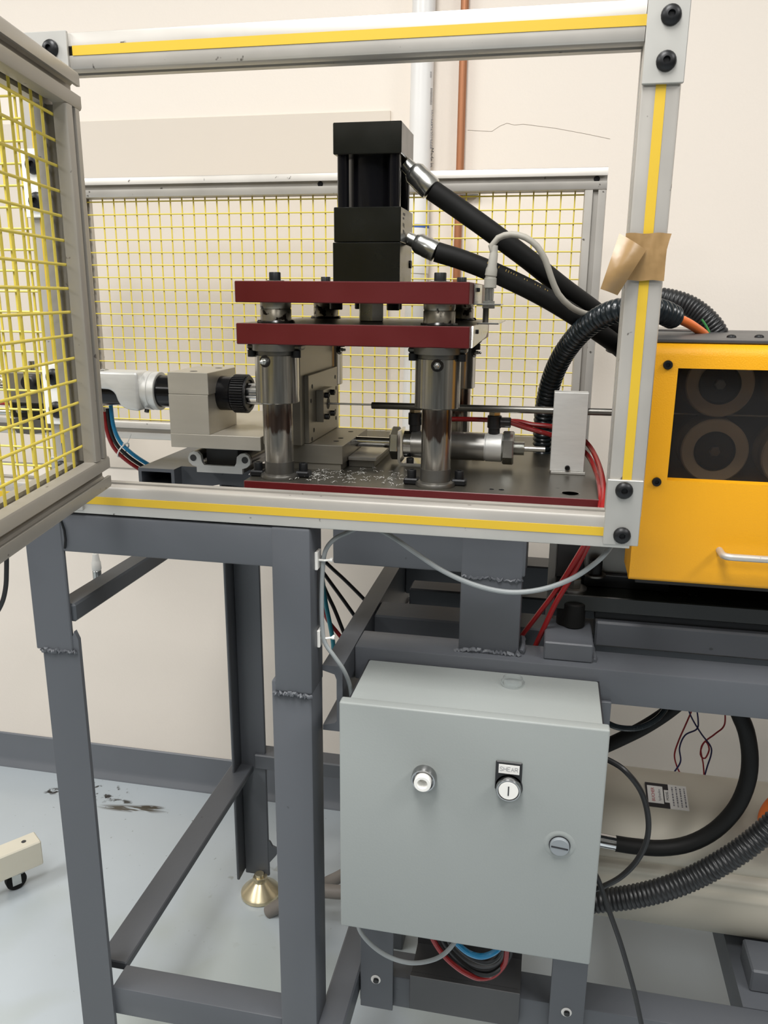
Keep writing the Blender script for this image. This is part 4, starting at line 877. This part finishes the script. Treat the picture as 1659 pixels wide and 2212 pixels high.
part(dk, 'legend_text', strokes('SHEAR', -0.0335, 0.8992, 0.0036, 0.0058, 0.0013, by-0.0030, 0.00032), 'ink_grey')
part(dk, 'push_button', MB().lathe((bx, by-0.002, bz), (0, -1, 0), [(0, 0), (0.0165, 0), (0.0165, 0.0075), (0.0155, 0.0095), (0.0140, 0.0095), (0.0136, 0.006), (0, 0.006)], 36), 'bezel')
pf = part(dk, 'button_face', MB().lathe((bx, by-0.007, bz), (0, -1, 0), [(0, 0), (0.0132, 0), (0.0132, 0.0035), (0.0126, 0.0045), (0.0, 0.0045)], 32), 'plastic_white')
part(dk, 'button_mark', MB().box(bx-0.0008, bx+0.0008, by-0.0120, by-0.0114, bz-0.0068, bz+0.0068), 'ink')
# quarter-turn lock
bx, bz = 0.0497, 0.7965
part(dk, 'lock_recess', MB().lathe((bx, by, bz), (0, -1, 0), [(0.021, 0.0), (0.0185, 0.0009), (0.0152, 0.0012), (0.0140, 0.0006), (0, 0.0006)], 36), 'box_paint')
part(dk, 'lock_seat', MB().lathe((bx, by-0.0005, bz), (0, -1, 0), [(0, 0), (0.0140, 0), (0.0140, 0.0009), (0, 0.0009)], 32), 'ink')
part(dk, 'quarter_turn_lock', MB().lathe((bx, by-0.001, bz), (0, -1, 0), [(0, 0), (0.0128, 0), (0.0128, 0.0045), (0.0122, 0.0055), (0, 0.0055)], 36), 'cap_grey')
sl_ = MB().box(-0.0110, 0.0110, -0.0003, 0.0003, -0.0011, 0.0011)
mr = Matrix.Translation((bx, by-0.0066, bz)) @ Matrix.Rotation(R_(5), 4, 'Y'); sl_.v = [mr @ v for v in sl_.v]
part(dk, 'lock_slot', sl_, 'ink')
solo('clear_cap', MB().lathe((-0.0262, 1.082, 0.9626), (0, 0, 1), [(0.0165, 0), (0.0172, 0.0015), (0.0172, 0.0035), (0.0148, 0.0040), (0.0142, 0.0095), (0.0138, 0.0103), (0.0130, 0.0103), (0.0132, 0.003), (0, 0.003), (0, 0.001), (0.0165, 0)], 36), 'clear', 'small clear plastic cap lying on top of the grey control box', 'cap')

# ---- grey sensor cables, clips
cable('grey_cable', 'grey cable clipped down the right side of the middle table leg', 'cable', [at(850, 1135, 1.06), at(800, 1132, 1.06), at(752, 1150, 1.045), at(722, 1165, 1.035), at(703, 1190, 1.030), at(697, 1230, 1.030), at(695, 1290, 1.030), at(696, 1350, 1.030), at(702, 1388, 1.030), at(722, 1418, 1.03), at(742, 1447, 1.035), at(755, 1478, 1.05), at(760, 1510, 1.06)], 0.0032, 'cable_grey')
cable('grey_cable', 'grey cable sagging in a long loop below the guard frame', 'cable', [at(800, 1135, 1.06), at(848, 1160, 1.045), at(900, 1196, 1.035), at(960, 1235, 1.03), at(1030, 1265, 1.025), at(1100, 1279, 1.025), at(1170, 1273, 1.025), at(1235, 1250, 1.03), at(1285, 1217, 1.035), at(1315, 1187, 1.045), at(1330, 1160, 1.06)], 0.0034, 'cable_grey')
def clip(px, py, label):
    q = at(px, py, X=-0.3005); t = thing('cable_clip', label, 'clip', (q.x, q.y, q.z), group='cable clips on the leg')
    part(t, 'pad', MB().box(-0.3010, -0.2965, q.y-0.010, q.y+0.010, q.z-0.013, q.z+0.013, 0.001), 'plastic_white')
    part(t, 'tie', MB().tube([(-0.2965, q.y-0.002, q.z), (-0.288, q.y-0.006, q.z+0.001), (-0.281, q.y-0.002, q.z+0.001), (-0.279, q.y+0.003, q.z+0.002)], 0.0016, n=6).cyl((-0.281, q.y-0.002, q.z+0.001), (-0.277, q.y-0.002, q.z+0.001), 0.0026, n=8), 'plastic_white')
clip(684, 1208, 'upper white adhesive cable clip on the middle table leg'); clip(689, 1375, 'lower white adhesive cable clip on the middle table leg')

# ---- loose cables behind the middle leg
cable('black_cable', 'highest of the three black cables fanning out behind the middle leg', 'cable', [at(640, 1150, 1.42), at(705, 1216, 1.42), at(745, 1253, 1.42), at(782, 1290, 1.42), at(820, 1330, 1.42)], 0.0036, 'cable_black', 'black cables behind the leg')
cable('black_cable', 'middle one of the three black cables fanning out behind the middle leg', 'cable', [at(650, 1170, 1.40), at(705, 1246, 1.40), at(735, 1287, 1.40), at(760, 1322, 1.40), at(790, 1365, 1.40)], 0.0036, 'cable_black', 'black cables behind the leg')
cable('black_cable', 'lowest of the three black cables fanning out behind the middle leg', 'cable', [at(680, 1220, 1.38), at(704, 1277, 1.38), at(722, 1315, 1.38), at(738, 1355, 1.38), at(755, 1400, 1.38)], 0.0036, 'cable_black', 'black cables behind the leg')
cable('air_tube', 'teal air tube hanging behind the middle leg beside the black cables', 'tube', [at(695, 1240, 1.36), at(703, 1300, 1.36), at(712, 1345, 1.36), at(719, 1385, 1.36), at(722, 1430, 1.36)], 0.0042, 'tube_teal')
cable('air_tube', 'short red air tube visible behind the middle leg', 'tube', [at(698, 1310, 1.37), at(706, 1336, 1.37), at(717, 1352, 1.37), at(730, 1368, 1.37), at(750, 1395, 1.37)], 0.0038, 'tube_red')

# ---- cable bundle beneath the box
def under(name, label, cat, pts, r, m): return cable(name, label, cat, [at(x, y, yy) for x, y, yy in pts], r, m, 'air tubes under the control box')
under('air_tube', 'red tube looping out under the control box, outermost of the bundle', 'tube', [(925, 2000, 1.05), (936, 2030, 1.05), (958, 2063, 1.05), (985, 2088, 1.05), (1010, 2104, 1.052), (1035, 2113, 1.06), (1065, 2108, 1.07), (1088, 2085, 1.075), (1094, 2062, 1.075), (1094, 2040, 1.075)], 0.0042, 'tube_red')
under('air_tube', 'black tube looping under the control box inside the red tube', 'tube', [(945, 2005, 1.056), (958, 2038, 1.056), (985, 2070, 1.058), (1020, 2098, 1.06), (1055, 2105, 1.065), (1082, 2090, 1.075), (1100, 2064, 1.085), (1102, 2040, 1.085)], 0.0044, 'cable_black')
under('air_tube', 'grey tube in the middle of the bundle under the control box', 'tube', [(958, 2010, 1.064), (972, 2042, 1.064), (1000, 2070, 1.066), (1030, 2086, 1.068), (1060, 2086, 1.072), (1082, 2070, 1.078), (1090, 2045, 1.08)], 0.0044, 'sheet_dark')
under('air_tube', 'black tube directly below the blue tube under the control box', 'tube', [(968, 2010, 1.055), (990, 2046, 1.055), (1020, 2070, 1.056), (1050, 2079, 1.058), (1072, 2070, 1.062), (1084, 2050, 1.066), (1086, 2030, 1.066)], 0.0040, 'cable_black')
under('air_tube', 'blue tube curving under the bottom edge of the control box', 'tube', [(965, 2005, 1.045), (985, 2035, 1.045), (1012, 2058, 1.045), (1040, 2066, 1.047), (1066, 2058, 1.05), (1082, 2042, 1.055), (1088, 2020, 1.055)], 0.0046, 'tube_blue')
cable('grey_cable', 'grey cable hanging in a loop under the left of the control box', 'cable', [at(770, 1985, 1.03), at(780, 2015, 1.02), at(808, 2046, 1.015), at(845, 2069, 1.01), at(888, 2080, 1.01), at(930, 2075, 1.01), at(960, 2060, 1.015), at(985, 2030, 1.02), at(992, 2000, 1.03)], 0.0034, 'cable_grey')
q = at(1108, 2048, 1.06)
solo('cable_gland', MB().cyl((q.x, 1.07, 0.597), (q.x, 1.07, 0.6176), 0.026, n=28, bev=0.003).cyl((q.x-0.07, 1.055, 0.607), (q.x-0.07, 1.055, 0.6176), 0.03, n=28, bev=0.003), 'plastic_black', 'black round cable gland under the control box', 'gland')

# ================================================================== TANK
tk = thing('oil_tank', 'beige hydraulic oil tank with printed label behind the control box', 'tank', (0.35, 1.405, 0.369))
TCY, TCZ, TRY, TRZ = 1.405, 0.5005, 0.132, 0.131
def tank_r(t):
    # superellipse radius with two shallow longitudinal ribs
    c, s_ = abs(math.cos(t)), abs(math.sin(t)); e = 2.25
    k = (c**e+s_**e)**(-1.0/e)
    d = math.degrees(t) % 360
    for a0, am in ((158.5, -0.05), (164.5, 0.035), (172.0, -0.03), (177.0, 0.02)): k += am*math.exp(-((d-a0)/2.6)**2)
    return k
tpts = [(TCY+TRY*tank_r(2*math.pi*i/120)*math.cos(2*math.pi*i/120), TCZ+TRZ*tank_r(2*math.pi*i/120)*math.sin(2*math.pi*i/120)) for i in range(120)]
part(tk, 'tank_body', MB().prism(tpts, 'x', -0.12, 0.82), 'tank', ang=60)
for x0 in (-0.13, 0.81): part(tk, 'end_flange', MB().cyl((x0, TCY, TCZ), (x0+0.02, TCY, TCZ), 0.126, n=48, bev=0.004), 'tank')
# maker's label, wrapped on a flat facet of the tank front
d_ = (at(1440, 1720, Y=1.3)-Vector((0, 0, CAMZ))).normalized(); t0 = 1.2
while t0 < 2.2:
    q = Vector((0, 0, CAMZ))+d_*t0; an = math.atan2((q.z-TCZ)/TRZ, (q.y-TCY)/TRY)
    if math.hypot((q.y-TCY)/TRY, (q.z-TCZ)/TRZ) <= tank_r(an)+0.004: break
    t0 += 0.0005
lup = Vector((0, 0.33, 1)).normalized() if False else Vector((0, -(q.z-TCZ), (q.y-TCY))).normalized()
if lup.z < 0: lup = -lup
lnx = Vector((1, 0, 0)); lno = lnx.cross(lup)
if lno.y > 0: lno = -lno
def lab(x0, x1, z0, z1, d0, d1):
    m = MB().box(x0, x1, z0, z1, d0, d1); m.v = [q+lnx*v.x+lup*v.y+lno*v.z for v in m.v]; return m
LW, LH = 0.036, 0.027
part(tk, 'label_plate', lab(-LW, 0.006, -LH, LH, -0.004, 0.0008), 'label_black', label='black and white maker label')
part(tk, 'label_card', lab(-LW+0.003, -0.006, -LH+0.008, LH-0.007, 0.0005, 0.0011), 'label_white')
part(tk, 'label_card', lab(0.004, LW, -LH, LH, -0.004, 0.0009), 'label_white')
part(tk, 'label_card', lab(-0.004, 0.006, -LH+0.012, LH-0.014, 0.0005, 0.0011), 'label_white')
def ltext(t_, x, y, size, m_):
    part(tk, 'label_text', text_mb(t_, size, 0.0001, frame_mtx(q+lnx*x+lup*y+lno*0.0013, lup, -lnx)), m_)
ltext('BUCHER', -0.0235, 0, 0.0082, 'ink_red'); ltext('hydraulics', -0.0125, 0, 0.0064, 'ink_grey')
ltext('MODEL', 0.0012, 0, 0.0062, 'ink')
for k in range(1, 5):
    fp_ = MB(); y_ = -LH+0.004+0.002*random.random()
    while y_ < LH-0.006:
        w_ = random.uniform(0.001, 0.005); fp_.box(0.0025+k*0.0070, 0.0050+k*0.0070, y_, y_+w_, 0.0008, 0.0010); y_ += w_+random.uniform(0.0008, 0.002)
    fp_.v = [q+lnx*v.x+lup*v.y+lno*v.z for v in fp_.v]
    part(tk, 'label_print', fp_, 'ink_grey')

# ---- lower hoses right of the box
hb_ = thing('hydraulic_hose', 'thick black hose with silver ferrule curving in front of the beige tank', 'hose', at(1330, 1822, 1.24), group='hydraulic hoses')
HL = [at(1330, 1822, 1.24), at(1370, 1828, 1.24), at(1430, 1832, 1.24), at(1490, 1822, 1.24), at(1545, 1793, 1.24), at(1590, 1745, 1.24), at(1614, 1690, 1.24), at(1620, 1635, 1.24), at(1612, 1580, 1.24), at(1596, 1540, 1.24), at(1585, 1500, 1.24)]
part(hb_, 'hose_body', MB().tube(HL, 0.0130, n=20), 'rubber')
part(hb_, 'ferrule', MB().cyl(at(1262, 1808, 1.24), at(1331, 1822, 1.24), 0.0118, n=24), 'chrome')
cable('hydraulic_hose', 'thick black hose running out behind the top right of the control box', 'hose', [at(1230, 1650, 1.24), at(1290, 1620, 1.24), at(1340, 1597, 1.24), at(1390, 1572, 1.24), at(1440, 1540, 1.24), at(1490, 1500, 1.24)], 0.0112, 'rubber', 'hydraulic hoses', n=18)
cable('black_cable', 'black cable bowed below the base beam beside the box corner', 'cable', [at(1280, 1540, 1.18), at(1316, 1564, 1.18), at(1345, 1573, 1.18), at(1380, 1572, 1.19), at(1412, 1558, 1.20), at(1435, 1535, 1.21), at(1445, 1505, 1.22)], 0.0046, 'conduit')
cable('black_cable', 'black cable looping out beside the right edge of the control box', 'cable', [at(1270, 1625, 1.14), at(1312, 1641, 1.14), at(1350, 1665, 1.13), at(1385, 1710, 1.13), at(1400, 1765, 1.13), at(1397, 1815, 1.13), at(1375, 1860, 1.13), at(1340, 1895, 1.13), at(1300, 1916, 1.14), at(1270, 1925, 1.14)], 0.0044, 'cable_black')
solo('ribbed_conduit', MB().ribbed([at(1250, 1950, 1.20), at(1300, 1945, 1.20), at(1360, 1938, 1.20), at(1430, 1922, 1.20), at(1500, 1895, 1.21), at(1570, 1857, 1.215), at(1630, 1815, 1.225), at(1690, 1760, 1.235), at(1760, 1680, 1.24), Vector((0.50, 1.235, 0.855)), Vector((0.535, 1.23, 0.93)), Vector((0.54, 1.23, 0.976))], 0.0192, 0.0074, 0.0020), 'conduit2', 'thick black ribbed conduit sweeping from the box across the tank', 'conduit')
cable('black_cable', 'straight black cable dropping from the box corner to the floor', 'cable', [at(1282, 1880, 1.00), at(1296, 1910, 1.0), at(1315, 1965, 1.0), at(1338, 2030, 1.0), at(1356, 2090, 1.0), at(1372, 2150, 1.0), at(1388, 2225, 1.0), at(1402, 2300, 1.0), at(1412, 2400, 0.995), Vector((0.16, 0.975, 0.16)), Vector((0.16, 0.97, 0.06)), Vector((0.19, 0.95, 0.006)), Vector((0.25, 0.93, 0.006))], 0.0036, 'cable_black')
cable('power_cable', 'orange cable curving at the right edge in front of the tank', 'cable', [Vector((0.50, 1.295, 0.897)), Vector((0.485, 1.292, 0.86)), at(1720, 1690, 1.285), at(1680, 1720, 1.28), at(1656, 1745, 1.278), at(1648, 1775, 1.278), at(1665, 1812, 1.272), at(1700, 1835, 1.268), Vector((0.47, 1.262, 0.66)), Vector((0.53, 1.265, 0.74)), Vector((0.56, 1.28, 0.83)), Vector((0.565, 1.295, 0.897))], 0.0080, 'orange', n=14)
W = [('thin red wire hanging in front of the wall, left of its pair', 'wire_red', [(1500, 1520), (1490, 1545), (1480, 1568), (1466, 1600), (1457, 1630), (1462, 1655), (1470, 1672)]),
     ('thin blue wire twisted with the left red wire', 'wire_blue', [(1503, 1520), (1508, 1555), (1505, 1575), (1480, 1588), (1468, 1615), (1470, 1645), (1455, 1670)]),
     ('thin red wire looped beside the thick black hose', 'wire_red', [(1565, 1520), (1565, 1565), (1545, 1585), (1520, 1605), (1513, 1630), (1523, 1638), (1532, 1618), (1524, 1602), (1514, 1618), (1519, 1650), (1521, 1678)]),
     ('thin blue wire hanging between the red wires', 'wire_blue', [(1482, 1520), (1495, 1552), (1515, 1585), (1535, 1612), (1536, 1630), (1528, 1655), (1522, 1676)])]
for l_, m_2, P in W:
    cable('hanging_wire', l_, 'wire', [at(x, y, 1.50+0.004*(i % 2)) for i, (x, y) in enumerate(P)], 0.0016, m_2, 'thin hanging wires', n=6)

# ---- grey conduit elbows behind the leg
cable('floor_conduit', 'grey brown round conduit with rounded end low behind the middle leg', 'conduit', [at(800, 1925, 1.60), at(735, 1927, 1.60), at(690, 1925, 1.60), at(640, 1938, 1.61), at(600, 1958, 1.62), at(580, 1970, 1.62)], 0.0165, 'pipe_conduit', 'grey brown conduits', n=18)
cable('floor_conduit', 'grey brown conduit rising at an angle beside the control box', 'conduit', [at(790, 1860, 1.66), at(735, 1893, 1.66), at(700, 1910, 1.66), at(660, 1935, 1.66)], 0.0150, 'pipe_conduit', 'grey brown conduits', n=18)

# ---- connector and cable on the left
hk = thing('hanging_plug', 'white cable plug hanging behind the left table beam', 'plug', at(205, 1260, 1.17))
PQ = 1.17
pb = at(206, 1197, PQ)
part(hk, 'cable', MB().tube([(-0.69, 1.33, 1.1615), (-0.70, 1.28, 1.15), (pb.x, PQ+0.05, 1.115), pb+Vector((0, 0, 0.04)), pb], 0.0030, n=10), 'plastic_white')
part(hk, 'plug_body', MB().lathe(pb+Vector((0, 0, 0.001)), (0, 0, -1), [(0, 0), (0.0048, 0), (0.0062, 0.011), (0.0064, 0.013), (0.0076, 0.015), (0.0080, 0.027), (0.0070, 0.029), (0, 0.029)], 20), 'plastic_white')
part(hk, 'plug_nut', MB().cyl(pb+Vector((0, 0, -0.028)), pb+Vector((0, 0, -0.060)), 0.0072, n=22, bev=0.001), 'zinc')
cable('black_cable', 'black cable curling at the far left edge beside the table leg', 'cable', [at(14, 1180, 0.98), at(14, 1232, 0.98), at(12, 1270, 0.98), at(3, 1305, 0.98), at(-20, 1345, 0.98)], 0.0034, 'cable_black')

# ---- castor trolley at the far left
ct = thing('castor_trolley', 'cream steel trolley leg on a black castor at the left floor edge', 'trolley', (-1.28, 1.58, 0.0))
d1 = Vector((-0.61, -0.79, 0)).normalized(); d2 = Vector((-d1.y, d1.x, 0))
e0 = Vector((-1.240, 1.620, 0))
def obox(o, ex_, ey_, x0, x1, y0, y1, z0, z1, bev=0.0):
    m = MB().box(x0, x1, y0, y1, z0, z1, bev); m.v = [Vector(o)+ex_*v.x+ey_*v.y+Vector((0, 0, v.z)) for v in m.v]; return m
part(ct, 'beam', obox(e0, d1, d2, 0, 0.55, -0.027, 0.027, 0.060, 0.130, 0.003), 'cream')
hq = e0+d1*0.035
part(ct, 'bolt_hole', MB().cyl((hq.x, hq.y, 0.1297), (hq.x, hq.y, 0.1304), 0.006, n=16), 'dark_void')
wq = Vector((-1.285, 1.575, 0.0))
ca = part(ct, 'castor_fork', MB().cyl((wq.x+0.006, wq.y+0.008, 0.046), (wq.x+0.006, wq.y+0.008, 0.060), 0.017, n=24, bev=0.002).tube([Vector((wq.x+0.006, wq.y+0.008, 0.051))+Vector((0.019*math.cos(t*0.5236), 0.019*math.sin(t*0.5236), 0)) for t in range(13)], 0.003, n=8, smooth=False), 'zinc')
for s_ in (-1, 1):
    part(ct, 'fork_plate', obox(wq, d1, d2, -0.010, 0.012, s_*0.014-0.001, s_*0.014+0.001, 0.018, 0.052), 'zinc')
part(ct, 'wheel', MB().cyl(wq-d2*0.011+Vector((0, 0, 0.0255)), wq+d2*0.011+Vector((0, 0, 0.0255)), 0.0255, n=28, bev=0.003), 'rubber')
part(ct, 'axle_nut', MB().hexa(wq-d2*0.015+Vector((0, 0, 0.0255)), wq-d2*0.020+Vector((0, 0, 0.0255)), 0.006), 'chrome')
w2 = wq+d1*0.48
part(ct, 'wheel', MB().cyl(w2-d2*0.011+Vector((0, 0, 0.0255)), w2+d2*0.011+Vector((0, 0, 0.0255)), 0.0255, n=28, bev=0.003), 'rubber')
part(ct, 'castor_fork', MB().cyl((w2.x, w2.y, 0.046), (w2.x, w2.y, 0.060), 0.014, n=20), 'zinc')
